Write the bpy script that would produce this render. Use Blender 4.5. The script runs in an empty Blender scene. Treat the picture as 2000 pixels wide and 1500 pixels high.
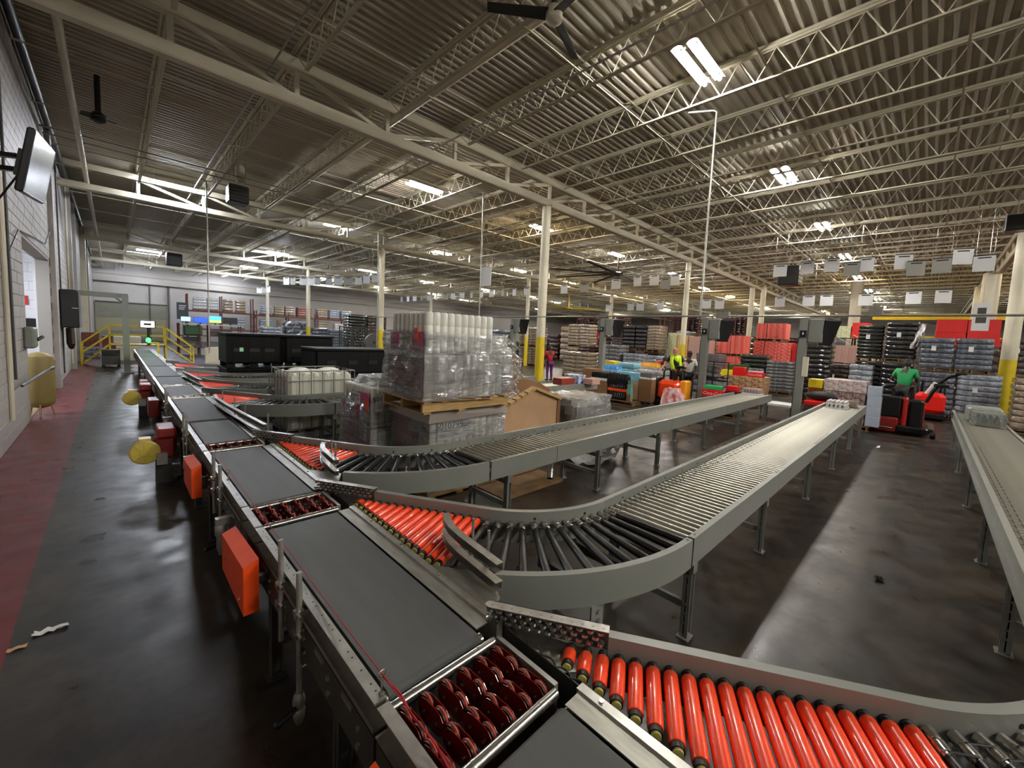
import bpy, bmesh, math, random
from mathutils import Vector, Matrix
random.seed(7)
sc = bpy.context.scene
col = sc.collection
pi = math.pi
# ---------------------------------------------------------------- camera, world, exposure
cam_d = bpy.data.cameras.new('camera'); cam = bpy.data.objects.new('camera', cam_d); col.objects.link(cam)
cam_d.sensor_fit = 'HORIZONTAL'; cam_d.sensor_width = 36.0; cam_d.lens = 795.5*36/2000
cam_d.shift_x = -0.0235; cam_d.shift_y = -0.0115; cam_d.clip_start = .05; cam_d.clip_end = 300
_A = Vector((219-1047, -(621-727), -795.5)).normalized()
_B = Vector((1815-1047, -(698-727), -795.5)).normalized()
_B = (_B - _A*_B.dot(_A)).normalized(); _C = _B.cross(_A)
cam.matrix_world = Matrix.Translation((0, 0, 2.1)) @ Matrix((_B, _A, _C)).to_4x4()
sc.camera = cam
w = bpy.data.worlds.new('world'); sc.world = w; w.use_nodes = True
w.node_tree.nodes['Background'].inputs[0].default_value = (.55, .6, .65, 1)
w.node_tree.nodes['Background'].inputs[1].default_value = .02
sc.view_settings.view_transform = 'Standard'; sc.view_settings.look = 'None'
sc.view_settings.exposure = 1.1; sc.view_settings.gamma = 1.0; sc.view_settings.use_curve_mapping = False
LAMP = 210.0       # strength of the lamp tubes
cy = sc.cycles
cy.use_denoising = True; cy.max_bounces = 7; cy.diffuse_bounces = 4; cy.glossy_bounces = 3
cy.transmission_bounces = 4; cy.transparent_max_bounces = 12
cy.sample_clamp_indirect = 6; cy.caustics_reflective = False; cy.caustics_refractive = False
cy.use_light_tree = True; cy.blur_glossy = 1.0

# ---------------------------------------------------------------- materials
def lin(c):
    return tuple(((v/12.92) if v <= .04045 else ((v+.055)/1.055)**2.4) for v in c)
MATS = {}
def mat(name, rgb, rough=.5, metal=0., bump=0., scale=20., var=.0, vscale=3., coat=0., emit=None, es=0., alpha=1., trans=0., spec=.5, dark=None, stretch=None, bdist=.01):
    if name in MATS: return MATS[name]
    m = bpy.data.materials.new(name); m.use_nodes = True; nt = m.node_tree; N = nt.nodes; L = nt.links
    b = N['Principled BSDF']; c = (*lin(rgb), 1)
    b.inputs['Base Color'].default_value = c; b.inputs['Roughness'].default_value = rough
    b.inputs['Metallic'].default_value = metal; b.inputs['Coat Weight'].default_value = coat
    b.inputs['Alpha'].default_value = alpha; b.inputs['Transmission Weight'].default_value = trans
    b.inputs['Specular IOR Level'].default_value = spec
    if emit: b.inputs['Emission Color'].default_value = (*lin(emit), 1); b.inputs['Emission Strength'].default_value = es
    if var or bump:
        tc = N.new('ShaderNodeTexCoord'); src = tc.outputs['Object']
        if stretch:
            mp = N.new('ShaderNodeMapping'); mp.inputs['Scale'].default_value = stretch; L.new(src, mp.inputs[0]); src = mp.outputs[0]
    if var:
        n = N.new('ShaderNodeTexNoise'); n.inputs['Scale'].default_value = vscale; n.inputs['Detail'].default_value = 6; L.new(src, n.inputs['Vector'])
        r = N.new('ShaderNodeValToRGB'); r.color_ramp.elements[0].position = .35; r.color_ramp.elements[1].position = .68
        d = lin(dark) if dark else tuple(v*(1-var) for v in c[:3])
        r.color_ramp.elements[0].color = (*d, 1); r.color_ramp.elements[1].color = c
        L.new(n.outputs[0], r.inputs[0]); L.new(r.outputs[0], b.inputs['Base Color'])
    if bump:
        n2 = N.new('ShaderNodeTexNoise'); n2.inputs['Scale'].default_value = scale; n2.inputs['Detail'].default_value = 3; L.new(src, n2.inputs['Vector'])
        bp = N.new('ShaderNodeBump'); bp.inputs['Strength'].default_value = bump; bp.inputs['Distance'].default_value = bdist
        L.new(n2.outputs[0], bp.inputs['Height']); L.new(bp.outputs[0], b.inputs['Normal'])
    MATS[name] = m; return m
M_deck = mat('deck_paint', (.76, .73, .66), .6, var=.12, vscale=.6)
M_white = mat('white_steel_paint', (.82, .79, .70), .5, var=.1, vscale=2)
M_block = mat('painted_block', (.70, .68, .67), .6, bump=.25, scale=90, var=.2, vscale=1.2)
M_wallp = mat('painted_wall', (.64, .62, .60), .6, var=.18, vscale=.5)
M_grey = mat('grey_frame_paint', (.50, .505, .48), .38, var=.08, vscale=3, bump=.03, scale=200)
M_greyd = mat('dark_frame_paint', (.26, .255, .24), .45, var=.3, vscale=9)
M_galv = mat('galvanised_steel', (.66, .65, .62), .36, .65, var=.25, vscale=14, bump=.05, scale=60)
M_plate = mat('worn_steel_plate', (.60, .59, .55), .42, .5, var=.3, vscale=7, stretch=(6, 1, 1))
M_chrome = mat('polished_steel', (.80, .79, .76), .22, .95, var=.25, vscale=25)
M_roller = mat('zinc_roller', (.68, .67, .62), .42, .75, var=.22, vscale=4)
M_red = mat('orange_roller_sleeve', (1.0, .30, .13), .33, coat=.3, var=.12, vscale=6)
M_blackr = mat('black_roller_sleeve', (.055, .055, .06), .34, bump=.05, scale=40)
M_rubber = mat('black_rubber', (.05, .05, .05), .5)
M_belt = mat('belt_rubber', (.30, .30, .295), .62, var=.2, vscale=5, bump=.12, scale=400, stretch=(2.2, .25, 1), bdist=.002)
M_beltedge = mat('belt_edge', (.17, .17, .17), .6)
M_guard = mat('orange_guard_paint', (1.0, .33, .10), .42, var=.1, vscale=5)
M_dred = mat('dark_red_bracket', (.47, .075, .045), .2, .3, coat=.3)
M_oring = mat('orange_oring', (.75, .25, .15), .5)
M_wheelc = mat('wheel_core', (.16, .12, .11), .4, .3)
M_yel = mat('yellow_paint', (.86, .75, .12), .45, var=.12, vscale=4)
M_motor = mat('pale_yellow_motor', (.80, .72, .36), .4)
M_mred = mat('red_gearbox', (.50, .10, .07), .45)
M_black = mat('black_plastic', (.035, .035, .038), .35)
M_tote = mat('black_tote_plastic', (.012, .013, .013), .6, spec=.2)
M_glassy = mat('screen_glass', (.01, .012, .016), .22, spec=.08)
M_cream = mat('cream_cap', (.70, .66, .35), .5)
M_cord = mat('red_cord', (.62, .06, .10), .6)
M_wood = mat('pine_wood', (.74, .60, .38), .7, var=.35, vscale=6, stretch=(1, 8, 8))
M_woodd = mat('worn_wood', (.50, .38, .24), .75, var=.4, vscale=5)
M_card = mat('cardboard', (.76, .61, .46), .75, var=.15, vscale=3)
M_cardd = mat('brown_carton', (.52, .37, .24), .75, var=.2, vscale=3)
M_film = mat('stretch_film', (.78, .78, .78), .16, bump=.9, scale=9, alpha=.42, var=.1, bdist=.03, spec=.8)
def film_mat(name, white, body):
    m = bpy.data.materials.new(name); m.use_nodes = True; nt = m.node_tree; N = nt.nodes; L = nt.links; N.remove(N['Principled BSDF']); out = N['Material Output']
    tc = N.new('ShaderNodeTexCoord'); n = N.new('ShaderNodeTexNoise'); n.inputs['Scale'].default_value = 7; n.inputs['Detail'].default_value = 4; n.inputs['Distortion'].default_value = 1.5; mp = N.new('ShaderNodeMapping'); mp.inputs['Scale'].default_value = (.5, .5, 2.2); L.new(tc.outputs['Object'], mp.inputs[0]); L.new(mp.outputs[0], n.inputs['Vector'])
    bp = N.new('ShaderNodeBump'); bp.inputs['Strength'].default_value = 1; bp.inputs['Distance'].default_value = .09; L.new(n.outputs[0], bp.inputs['Height'])
    g = N.new('ShaderNodeBsdfGlossy'); g.inputs['Roughness'].default_value = .14; g.inputs['Color'].default_value = (.95, .95, .95, 1); L.new(bp.outputs[0], g.inputs['Normal'])
    d = N.new('ShaderNodeBsdfDiffuse'); d.inputs['Color'].default_value = (white, white, white, 1); tr = N.new('ShaderNodeBsdfTransparent')
    a = N.new('ShaderNodeMixShader'); a.inputs[0].default_value = body; L.new(tr.outputs[0], a.inputs[1]); L.new(d.outputs[0], a.inputs[2])
    f = N.new('ShaderNodeFresnel'); f.inputs['IOR'].default_value = 1.5; L.new(bp.outputs[0], f.inputs['Normal'])
    ad = N.new('ShaderNodeMath'); ad.operation = 'MULTIPLY_ADD'; ad.inputs[1].default_value = 1.25; ad.inputs[2].default_value = .03; L.new(f.outputs[0], ad.inputs[0])
    b = N.new('ShaderNodeMixShader'); L.new(ad.outputs[0], b.inputs[0]); L.new(a.outputs[0], b.inputs[1]); L.new(g.outputs[0], b.inputs[2]); L.new(b.outputs[0], out.inputs[0])
    MATS[name] = m; return m
M_film = film_mat('clear_stretch_film', .9, .12)
M_bottle = mat('white_sleeve', (.90, .90, .86), .38, var=.12, vscale=6)
M_pink = mat('pink_label', (.78, .30, .52), .45, var=.12, vscale=5)
M_paper = mat('white_paper', (.85, .85, .84), .6)
M_ink = mat('black_ink', (.03, .03, .03), .6)
M_tan = mat('tan_tank_paint', (.55, .48, .28), .45, var=.15, vscale=3)
M_mar = mat('maroon_rack_paint', (.33, .06, .07), .5)
M_skin1 = mat('light_skin', (.72, .50, .40), .55)
M_skin2 = mat('dark_skin', (.22, .13, .09), .5)
M_tube = mat('lamp_tube', (1, 1, 1), .5, emit=(1, .985, .955), es=LAMP)
M_tubew = mat('warm_lamp_tube', (1, 1, 1), .5, emit=(1, .89, .70), es=LAMP*.85)
M_tubec = mat('cool_lamp_tube', (1, 1, 1), .5, emit=(.93, .96, 1), es=LAMP)

# ---------------------------------------------------------------- mesh builder
class MB:
    def __init__(s): s.v = []; s.f = []; s.sm = []
    def add(s, vs, fs, smooth=False):
        o = len(s.v); s.v += [tuple(v) for v in vs]; s.f += [tuple(i+o for i in f) for f in fs]; s.sm += [smooth]*len(fs); return s
    def box(s, x0, x1, y0, y1, z0, z1):
        return s.add([(x0,y0,z0),(x1,y0,z0),(x1,y1,z0),(x0,y1,z0),(x0,y0,z1),(x1,y0,z1),(x1,y1,z1),(x0,y1,z1)],
                     [(0,3,2,1),(4,5,6,7),(0,1,5,4),(1,2,6,5),(2,3,7,6),(3,0,4,7)])
    def cbox(s, x0, x1, y0, y1, z0, z1, c=.02):      # vertical and horizontal edges chamfered
        ring = lambda i, z: [(x0+c+i,y0+i,z),(x1-c-i,y0+i,z),(x1-i,y0+c+i,z),(x1-i,y1-c-i,z),(x1-c-i,y1-i,z),(x0+c+i,y1-i,z),(x0+i,y1-c-i,z),(x0+i,y0+c+i,z)]
        vs = ring(c*.7, z0)+ring(0, z0+c)+ring(0, z1-c)+ring(c*.7, z1); fs = []
        for k in range(3):
            for i in range(8): j = (i+1) % 8; fs.append((k*8+i, k*8+j, k*8+8+j, k*8+8+i))
        fs += [tuple(range(7, -1, -1)), tuple(range(24, 32))]
        return s.add(vs, fs)
    def cyl(s, p0, p1, r, n=12, r1=None, caps=True, smooth=True):
        p0 = Vector(p0); p1 = Vector(p1); d = (p1-p0).normalized(); r1 = r if r1 is None else r1
        u = d.cross(Vector((0, 0, 1)) if abs(d.z) < .9 else Vector((1, 0, 0))).normalized(); v = d.cross(u)
        vs = []
        for p, rr in ((p0, r), (p1, r1)):
            for i in range(n): a = 2*pi*i/n; vs.append(p+(u*math.cos(a)+v*math.sin(a))*rr)
        s.add(vs, [(i, i+n, (i+1) % n+n, (i+1) % n) for i in range(n)], smooth)
        if caps:
            o = len(s.v)-2*n; s.f += [tuple(o+i for i in range(n)), tuple(o+n+i for i in range(n-1, -1, -1))]; s.sm += [False]*2
        return s
    def lathe(s, p0, d, prof, n=16, smooth=True):     # prof: list of (t along d, radius)
        p0 = Vector(p0); d = Vector(d).normalized()
        u = d.cross(Vector((0, 0, 1)) if abs(d.z) < .9 else Vector((1, 0, 0))).normalized(); v = d.cross(u)
        vs = []
        for t, r in prof:
            for i in range(n): a = 2*pi*i/n; vs.append(p0+d*t+(u*math.cos(a)+v*math.sin(a))*max(r, 1e-4))
        fs = []
        for k in range(len(prof)-1):
            for i in range(n): fs.append((k*n+i, k*n+n+i, k*n+n+(i+1) % n, k*n+(i+1) % n))
        s.add(vs, fs, smooth); o = len(s.v)-len(vs); k = (len(prof)-1)*n
        s.f += [tuple(o+i for i in range(n)), tuple(o+k+i for i in range(n-1, -1, -1))]; s.sm += [False]*2
        return s
    def bar(s, p0, p1, wd, h, up=(0, 0, 1)):           # rectangular bar between two points
        p0 = Vector(p0); p1 = Vector(p1); d = (p1-p0).normalized(); up = Vector(up)
        if abs(d.dot(up)) > .95: up = Vector((1, 0, 0))
        a = d.cross(up).normalized()*wd/2; b = a.cross(d).normalized()*h/2
        vs = [p+i*a+j*b for p in (p0, p1) for i, j in ((-1,-1),(1,-1),(1,1),(-1,1))]
        return s.add(vs, [(3,2,1,0),(4,5,6,7),(0,1,5,4),(1,2,6,5),(2,3,7,6),(3,0,4,7)])
    def tube(s, pts, r, n=8, caps=True):
        pts = [Vector(p) for p in pts]; vs = []; u = None
        for i, p in enumerate(pts):
            d = (pts[min(i+1, len(pts)-1)]-pts[max(i-1, 0)]).normalized()
            if u is None: u = d.cross(Vector((0, 0, 1)) if abs(d.z) < .9 else Vector((1, 0, 0))).normalized()
            else: u = (u-d*u.dot(d)).normalized()
            v = d.cross(u)
            for k in range(n): a = 2*pi*k/n; vs.append(p+(u*math.cos(a)+v*math.sin(a))*r)
        fs = [(i*n+k, i*n+n+k, i*n+n+(k+1) % n, i*n+(k+1) % n) for i in range(len(pts)-1) for k in range(n)]
        s.add(vs, fs, True)
        if caps: o = len(s.v)-len(vs); e = o+(len(pts)-1)*n; s.f += [tuple(o+i for i in range(n)), tuple(e+i for i in range(n-1, -1, -1))]; s.sm += [False]*2
        return s
    def sweep(s, path, prof, closed=True):             # path: (x,y,nx,ny) list; prof: (n,z) list, n along the normal
        m = len(prof); vs = [(x+nx*a, y+ny*a, z) for x, y, nx, ny in path for a, z in prof]; fs = []
        for i in range(len(path)-1):
            for k in range(m if closed else m-1): j = (k+1) % m; fs.append((i*m+k, i*m+j, i*m+m+j, i*m+m+k))
        s.add(vs, fs, len(path) > 4)
        if closed: o = len(s.v)-len(vs); e = o+(len(path)-1)*m; s.f += [tuple(o+i for i in range(m-1, -1, -1)), tuple(e+i for i in range(m))]; s.sm += [False]*2
        return s
    def prism(s, poly, z0, z1):                         # poly in xy
        n = len(poly); vs = [(x, y, z0) for x, y in poly]+[(x, y, z1) for x, y in poly]
        return s.add(vs, [tuple(range(n-1, -1, -1)), tuple(range(n, 2*n))]+[(i, (i+1) % n, (i+1) % n+n, i+n) for i in range(n)])
    def xf(s, M):
        s.v = [tuple(M @ Vector(v)) for v in s.v]; return s
    def mesh(s, name, m, org=None):
        me = bpy.data.meshes.new(name); v = s.v
        if org is not None: v = [(a-org[0], b-org[1], c-org[2]) for a, b, c in v]
        me.from_pydata(v, [], s.f); me.materials.append(m)
        me.polygons.foreach_set('use_smooth', s.sm)
        me.update()
        if any(s.sm): me.set_sharp_from_angle(angle=math.radians(38))
        return me
    def build(s, name, m, parent=None, local=False):
        org = None
        if parent is not None and not local: org = WLOC[parent.name]
        o = bpy.data.objects.new(name, s.mesh(name, m, org)); col.objects.link(o)
        if parent is not None: o.parent = parent; WLOC[o.name] = WLOC[parent.name]
        else: WLOC[o.name] = (0, 0, 0)
        return o
WLOC = {}
def tag(o, label=None, cat=None, group=None, kind=None):
    if label: o['label'] = label
    if cat: o['category'] = cat
    if group: o['group'] = group
    if kind: o['kind'] = kind
    return o
def thing(name, label, cat, loc=(0, 0, 0), group=None, rz=0):
    o = bpy.data.objects.new(name, None); col.objects.link(o); o.location = loc; o.rotation_euler.z = rz
    o.empty_display_size = .1; WLOC[o.name] = tuple(loc); return tag(o, label, cat, group)
def kids(o): return [c for c in o.children]
def copy_tree(o, loc=None, rz=None, label=None, parent=None):
    c = o.copy(); col.objects.link(c); WLOC[c.name] = WLOC.get(o.name, (0, 0, 0))
    if parent: c.parent = parent
    if loc is not None: c.location = loc; WLOC[c.name] = tuple(loc)
    if rz is not None: c.rotation_euler.z = rz
    if label: c['label'] = label
    for ch in kids(o): copy_tree(ch, parent=c)
    return c
def inst(src, name, parent=None, loc=(0, 0, 0), rz=0, M=None):      # one more object on the same mesh data
    o = bpy.data.objects.new(name, src); col.objects.link(o)
    if parent is not None: o.parent = parent
    if M is not None: o.matrix_local = M
    else: o.location = loc; o.rotation_euler.z = rz
    WLOC[o.name] = (0, 0, 0); return o
def text(body, size, M, m, parent, name='printed_text', ext=.0008, align='CENTER', shear=0):
    cu = bpy.data.curves.new('lettering', 'FONT'); cu.body = body; cu.size = size; cu.extrude = ext; cu.align_x = align; cu.align_y = 'CENTER'; cu.shear = shear; cu.resolution_u = 3
    t = bpy.data.objects.new('t', cu); col.objects.link(t)
    me = bpy.data.meshes.new_from_object(t.evaluated_get(bpy.context.evaluated_depsgraph_get())); bpy.data.objects.remove(t)
    me.materials.clear(); me.materials.append(m); me.transform(M)
    wl = WLOC[parent.name]; me.transform(Matrix.Translation((-wl[0], -wl[1], -wl[2])))
    o = bpy.data.objects.new(name, me); col.objects.link(o); o.parent = parent; WLOC[o.name] = wl; return o
FACE_NY = Matrix(((1,0,0),(0,0,-1),(0,1,0))).to_4x4()      # text readable looking towards +Y
FACE_NX = Matrix(((0,0,-1),(-1,0,0),(0,1,0))).to_4x4()     # text readable looking towards +X

# ---------------------------------------------------------------- floor
XW = -1.17; XE = 76; YS = -16; YN = 57; ZC = 7.62
def floor_mat():
    m = bpy.data.materials.new('concrete_floor'); m.use_nodes = True; nt = m.node_tree; N = nt.nodes; L = nt.links; b = N['Principled BSDF']
    tc = N.new('ShaderNodeTexCoord'); sp = N.new('ShaderNodeSeparateXYZ'); L.new(tc.outputs['Object'], sp.inputs[0])
    def noise(sc_, det=6, dist=0.):
        n = N.new('ShaderNodeTexNoise'); n.inputs['Scale'].default_value = sc_; n.inputs['Detail'].default_value = det; n.inputs['Distortion'].default_value = dist
        L.new(tc.outputs['Object'], n.inputs['Vector']); return n.outputs[0]
    def ramp(src, a, b_, p0=.35, p1=.65):
        r = N.new('ShaderNodeValToRGB'); r.color_ramp.elements[0].position = p0; r.color_ramp.elements[1].position = p1
        r.color_ramp.elements[0].color = (*lin(a), 1); r.color_ramp.elements[1].color = (*lin(b_), 1); L.new(src, r.inputs[0]); return r.outputs[0]
    def mix(f, a, b_):
        x = N.new('ShaderNodeMix'); x.data_type = 'RGBA'; L.new(f, x.inputs[0]); L.new(a, x.inputs[6]); L.new(b_, x.inputs[7]); return x.outputs[2]
    def mth(op, a, bb):
        x = N.new('ShaderNodeMath'); x.operation = op; x.use_clamp = op == 'MULTIPLY'
        for i, q in enumerate((a, bb)):
            if isinstance(q, (int, float)): x.inputs[i].default_value = q
            else: L.new(q, x.inputs[i])
        return x.outputs[0]
    base = ramp(noise(1.1, 8, .6), (.185, .16, .13), (.275, .24, .20))
    stain = ramp(noise(.45, 5, 1.), (.09, .078, .065), (.20, .173, .14), .3, .7)
    c = mix(ramp(noise(1.7, 4), (0, 0, 0), (1, 1, 1), .42, .6), base, stain)
    red = ramp(noise(3., 8, .4), (.36, .07, .08), (.43, .11, .12))
    edge = mth('ADD', sp.outputs[0], mth('MULTIPLY', noise(14, 3), .03))
    fine = ramp(noise(16, 10), (.82, .80, .78), (1, 1, 1), .3, .7)
    mu = N.new('ShaderNodeMix'); mu.data_type = 'RGBA'; mu.blend_type = 'MULTIPLY'; mu.inputs[0].default_value = 1; L.new(c, mu.inputs[6]); L.new(fine, mu.inputs[7]); c = mu.outputs[2]
    isred = mth('LESS_THAN', edge, -.495)
    c = mix(isred, c, red); L.new(c, b.inputs['Base Color'])
    rr = N.new('ShaderNodeMapRange'); L.new(noise(3.5, 7), rr.inputs[0]); rr.inputs[1].default_value = .3; rr.inputs[2].default_value = .7; rr.inputs[3].default_value = .26; rr.inputs[4].default_value = .52
    L.new(rr.outputs[0], b.inputs['Roughness'])
    bp = N.new('ShaderNodeBump'); bp.inputs['Strength'].default_value = .12; bp.inputs['Distance'].default_value = .01; L.new(noise(9, 8), bp.inputs['Height']); L.new(bp.outputs[0], b.inputs['Normal'])
    return m
tag(MB().box(-7, XE, YS, YN+.3, -.2, 0).build('floor', floor_mat()), kind='structure')
# ---------------------------------------------------------------- ceiling: corrugated deck, real ribs
d = MB(); P = .19; y = YS; pts = []
while y < YN:
    pts += [(y, ZC), (y+.055, ZC), (y+.075, ZC+.07), (y+.17, ZC+.07)]; y += P
pts.append((YN, ZC))
vs = [(x, a, z) for a, z in pts for x in (XW-.3, XE)]
d.add(vs, [(2*i, 2*i+1, 2*i+3, 2*i+2) for i in range(len(pts)-1)])
tag(d.build('ceiling', M_deck), kind='structure')
# ---------------------------------------------------------------- left wall of painted blocks, with the opening
OY0, OY1, OZ = 12.85, 17.7, 3.6
wl = MB().box(XW-.25, XW-.012, YS, OY0, 0, ZC+.1).box(XW-.25, XW-.012, OY1, YN, 0, ZC+.1).box(XW-.25, XW-.012, OY0, OY1, OZ, ZC+.1)
wall_left = tag(wl.build('wall_left', M_wallp), kind='structure')
bw, bh, g = .406, .203, .004
blk = MB().add([(-.012,g,g),(-.012,bw-g,g),(-.012,bw-g,bh-g),(-.012,g,bh-g),(0,g+.004,g+.004),(0,bw-g-.004,g+.004),(0,bw-g-.004,bh-g-.004),(0,g+.004,bh-g-.004)],
               [(4,5,6,7),(0,1,5,4),(1,2,6,5),(2,3,7,6),(3,0,4,7)]).mesh('block', M_block)
cells = []; rest = MB()
for r in range(37):
    off = bw/2 if r % 2 else 0
    for k in range(-20, 130):
        y0 = 4+k*bw+off; z0 = r*bh
        if y0+bw > OY0 and y0 < OY1 and z0 < OZ: continue
        if y0+bw > YN or 0 < y0-9.45 < .01: continue
        if not (y0 > 6 and y0 < 50): continue
        ok = 8.2 < y0 < 24 and z0 < 4.6
        cells.append((0 if ok else 1, abs(y0-12.2)+.5*abs(z0-2), y0, z0))
cells.sort()
for i, (a, b_, y0, z0) in enumerate(cells):
    if i < 299: inst(blk, 'block', wall_left, (XW+random.uniform(-.002, .002), y0, z0))
    else: rest.add([(XW, y0+g+.004, z0+g+.004), (XW, y0+bw-g-.004, z0+g+.004), (XW, y0+bw-g-.004, z0+bh-g-.004), (XW, y0+g+.004, z0+bh-g-.004), (XW-.012, y0+g, z0+g), (XW-.012, y0+bw-g, z0+g), (XW-.012, y0+bw-g, z0+bh-g), (XW-.012, y0+g, z0+bh-g)], [(0,1,2,3),(4,5,1,0),(5,6,2,1),(6,7,3,2),(7,4,0,3)])
tag(rest.build('block_courses', M_block, wall_left), kind='stuff')
# room behind the opening
rm = MB().box(-6.5, XW-.25, OY1+.35, OY1+.5, 0, 4.6).box(-6.6, -6.5, 7, OY1+.5, 0, 4.6).box(-6.5, XW-.25, 7, 7.1, 0, 4.6).box(-6.6, XW-.25, 7, OY1+.5, 4.6, 4.7)
rm.box(XW-.3, XW-.25, OY1, OY1+.5, 0, 4.6)
for r in range(17):
    for k in range(12):
        y0 = OY1+.338; x0 = -6.4+k*.42+(.21 if r % 2 else 0); z0 = r*.25
        rm.add([(x0,y0,z0+.006),(x0+.41,y0,z0+.006),(x0+.41,y0,z0+.244),(x0,y0,z0+.244),(x0,y0+.012,z0),(x0+.41,y0+.012,z0),(x0+.41,y0+.012,z0+.25),(x0,y0+.012,z0+.25)], [(0,1,2,3),(4,5,1,0),(5,6,2,1),(6,7,3,2),(7,4,0,3)])
tag(rm.build('wall_room', mat('white_room_paint', (.86, .86, .88), .55, var=.06, vscale=2)), kind='structure')
tag(MB().box(-6.5, XW-.02, OY0-5, OY1+.4, .001, .012).build('floor_room', mat('tan_room_floor', (.55, .47, .30), .4, var=.2, vscale=1.5)), kind='structure')
# back wall, far side walls
M_band = mat('pale_green_band', (.47, .47, .41), .6, var=.1)
tag(MB().box(XW-.3, XE, YN, YN+.25, 0, ZC+.1).build('wall_back', mat('back_wall_paint', (.66, .64, .62), .65, var=.12, vscale=.3)), kind='structure')
tag(MB().box(XE, XE+.2, YS, YN, 0, ZC+.1).build('wall_right', M_wallp), kind='structure')
tag(MB().box(XW-.3, XE, YS-.2, YS, 0, ZC+.1).build('wall_front', M_wallp), kind='structure')
tag(MB().box(-1.1, 3.9, YN-.12, YN, 2.2, 3.6).box(-1.1, 3.9, YN-.1, YN, 0, 2.2).build('trim_1', M_band), kind='structure')
tag(MB().box(-1.1, 3.9, YN-.14, YN-.1, .9, 2.15).build('trim_2', mat('tan_band', (.55, .52, .42), .6)), kind='structure')
fr = MB()
for x in (2.6, 4.0): fr.box(x, x+.12, YN-.2, YN-.1, 0, 5.6)
fr.box(-1.1, 4.1, YN-.2, YN-.1, 3.6, 3.7); tag(fr.build('trim_3', M_greyd), kind='structure')
tag(MB().box(XW, XE, YN-.35, YN, 5.6, 5.95).box(XW, XE, YN-.12, YN, 6.3, 6.36).build('trim_4', mat('ledge', (.62, .6, .57), .6)), kind='structure')

# ---------------------------------------------------------------- roof steel
TY = [-2.2, 9.65, 21.7, 35.0, 47.0]; X0J = .8; PJ = 1.9
JX = [X0J+PJ*k for k in range(38) if X0J+PJ*k < 72]
def truss(y, label):
    t = thing('roof_truss', label, 'roof truss', (XW, y, 0), 'roof trusses')
    for a, b_, nm in ((6.5, 6.72, 'bottom_chord'), (7.2, 7.4, 'top_chord')):
        m = MB(); h = .12
        m.add([(XW, y+dy, z) for dy, z in ((-h, a+.03), (-h+.03, a), (h-.03, a), (h, a+.03), (h, b_), (-h, b_))]+[(72, y+dy, z) for dy, z in ((-h, a+.03), (-h+.03, a), (h-.03, a), (h, a+.03), (h, b_), (-h, b_))],
              [(5,4,3,2,1,0),(6,7,8,9,10,11)]+[(i, (i+1) % 6, (i+1) % 6+6, i+6) for i in range(6)])
        m.build(nm, M_white, t)
    return t
t0 = truss(TY[1], 'white roof truss nearest overhead, its column carrying the close lamp')
vm = MB().box(-.045, .045, -.045, .045, 6.7, 7.22).mesh('web_post', M_white)
dm = MB().bar((0, 0, 7.24), (1.9, 0, 6.68), .08, .08).mesh('web_diagonal', M_white)
for i, x in enumerate(JX):
    inst(vm, 'web_post', t0, (x-XW, 0, 0))
    M = Matrix.Translation((x-XW, 0, 0))
    if i % 2 == 0 and x < 4.2: inst(dm, 'web_diagonal', t0, M=M)
    elif x < 4.2: inst(dm, 'web_diagonal', t0, M=M)
    else: inst(dm, 'web_diagonal', t0, M=Matrix.Translation((x+1.9-XW, 0, 0)) @ Matrix.Scale(-1, 4, (1, 0, 0)))
for y, lb in ((TY[2], 'second white roof truss from the camera, lit bright by the lamps left'), (TY[3], 'third white roof truss from the camera, above the black totes'), (TY[4], 'farthest white roof truss, near the back wall'), (TY[0], 'white roof truss meeting the right edge above the columns')):
    c = copy_tree(t0, loc=(XW, y, 0), label=lb)
# open-web joists along Y, one thing per bay and line
def joist(L):
    t = thing('bar_joist', 'x', 'joist', (0, 0, 0), 'white open-web joists under the roof deck')
    tp = MB()
    for s_ in (-.035, .035): tp.box(s_-.028, s_+.028, 0, L, 7.54, 7.55+.04).box(s_-.004, s_+.004, 0, L, 7.5, 7.55)
    tp.build('top_chord', M_white, t)
    bt = MB()
    for s_ in (-.02, .02): bt.box(s_-.018, s_+.018, .6, L-.6, 6.98, 6.99).box(s_-.004, s_+.004, .6, L-.6, 6.98, 7.02)
    bt.build('bottom_chord', M_white, t)
    n = int(round((L-1.2)/.62)); st = (L-1.2)/n; pts = [(0, .05, 7.5)]
    for k in range(n+1): pts.append((0, .6+k*st, 7.0)); pts.append((0, .6+(k+.5)*st, 7.51)) if k < n else None
    pts.append((0, L-.05, 7.5)); pts = [p for p in pts if p]
    wb = MB()
    for a, b_ in zip(pts[:-1], pts[1:]): wb.cyl(a, b_, .011, 5, caps=False)
    wb.build('web_rod', M_white, t); return t
bays = [(YS+.1, TY[0])]+list(zip(TY[:-1], TY[1:]))+[(TY[4], YN)]
BN = ['behind the right-hand columns', 'in the bay overhead', 'in the second bay away', 'in the third bay away', 'in the fourth bay away', 'in the last bay before the back wall']
for bi, (ya, yb) in enumerate(bays):
    j = None
    for x in JX:
        if bi >= 1 or x > 8:
            if j is None: j = joist(yb-ya); j.location = (x, ya, 0)
            else: copy_tree(j, loc=(x, ya, 0))
_on = 'first second third fourth fifth sixth seventh eighth ninth tenth eleventh twelfth thirteenth fourteenth fifteenth sixteenth seventeenth eighteenth nineteenth'.split()
ORD = _on+['twentieth']+['twenty-'+q for q in _on[:9]]+['thirtieth']+['thirty-'+q for q in _on[:9]]
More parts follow.
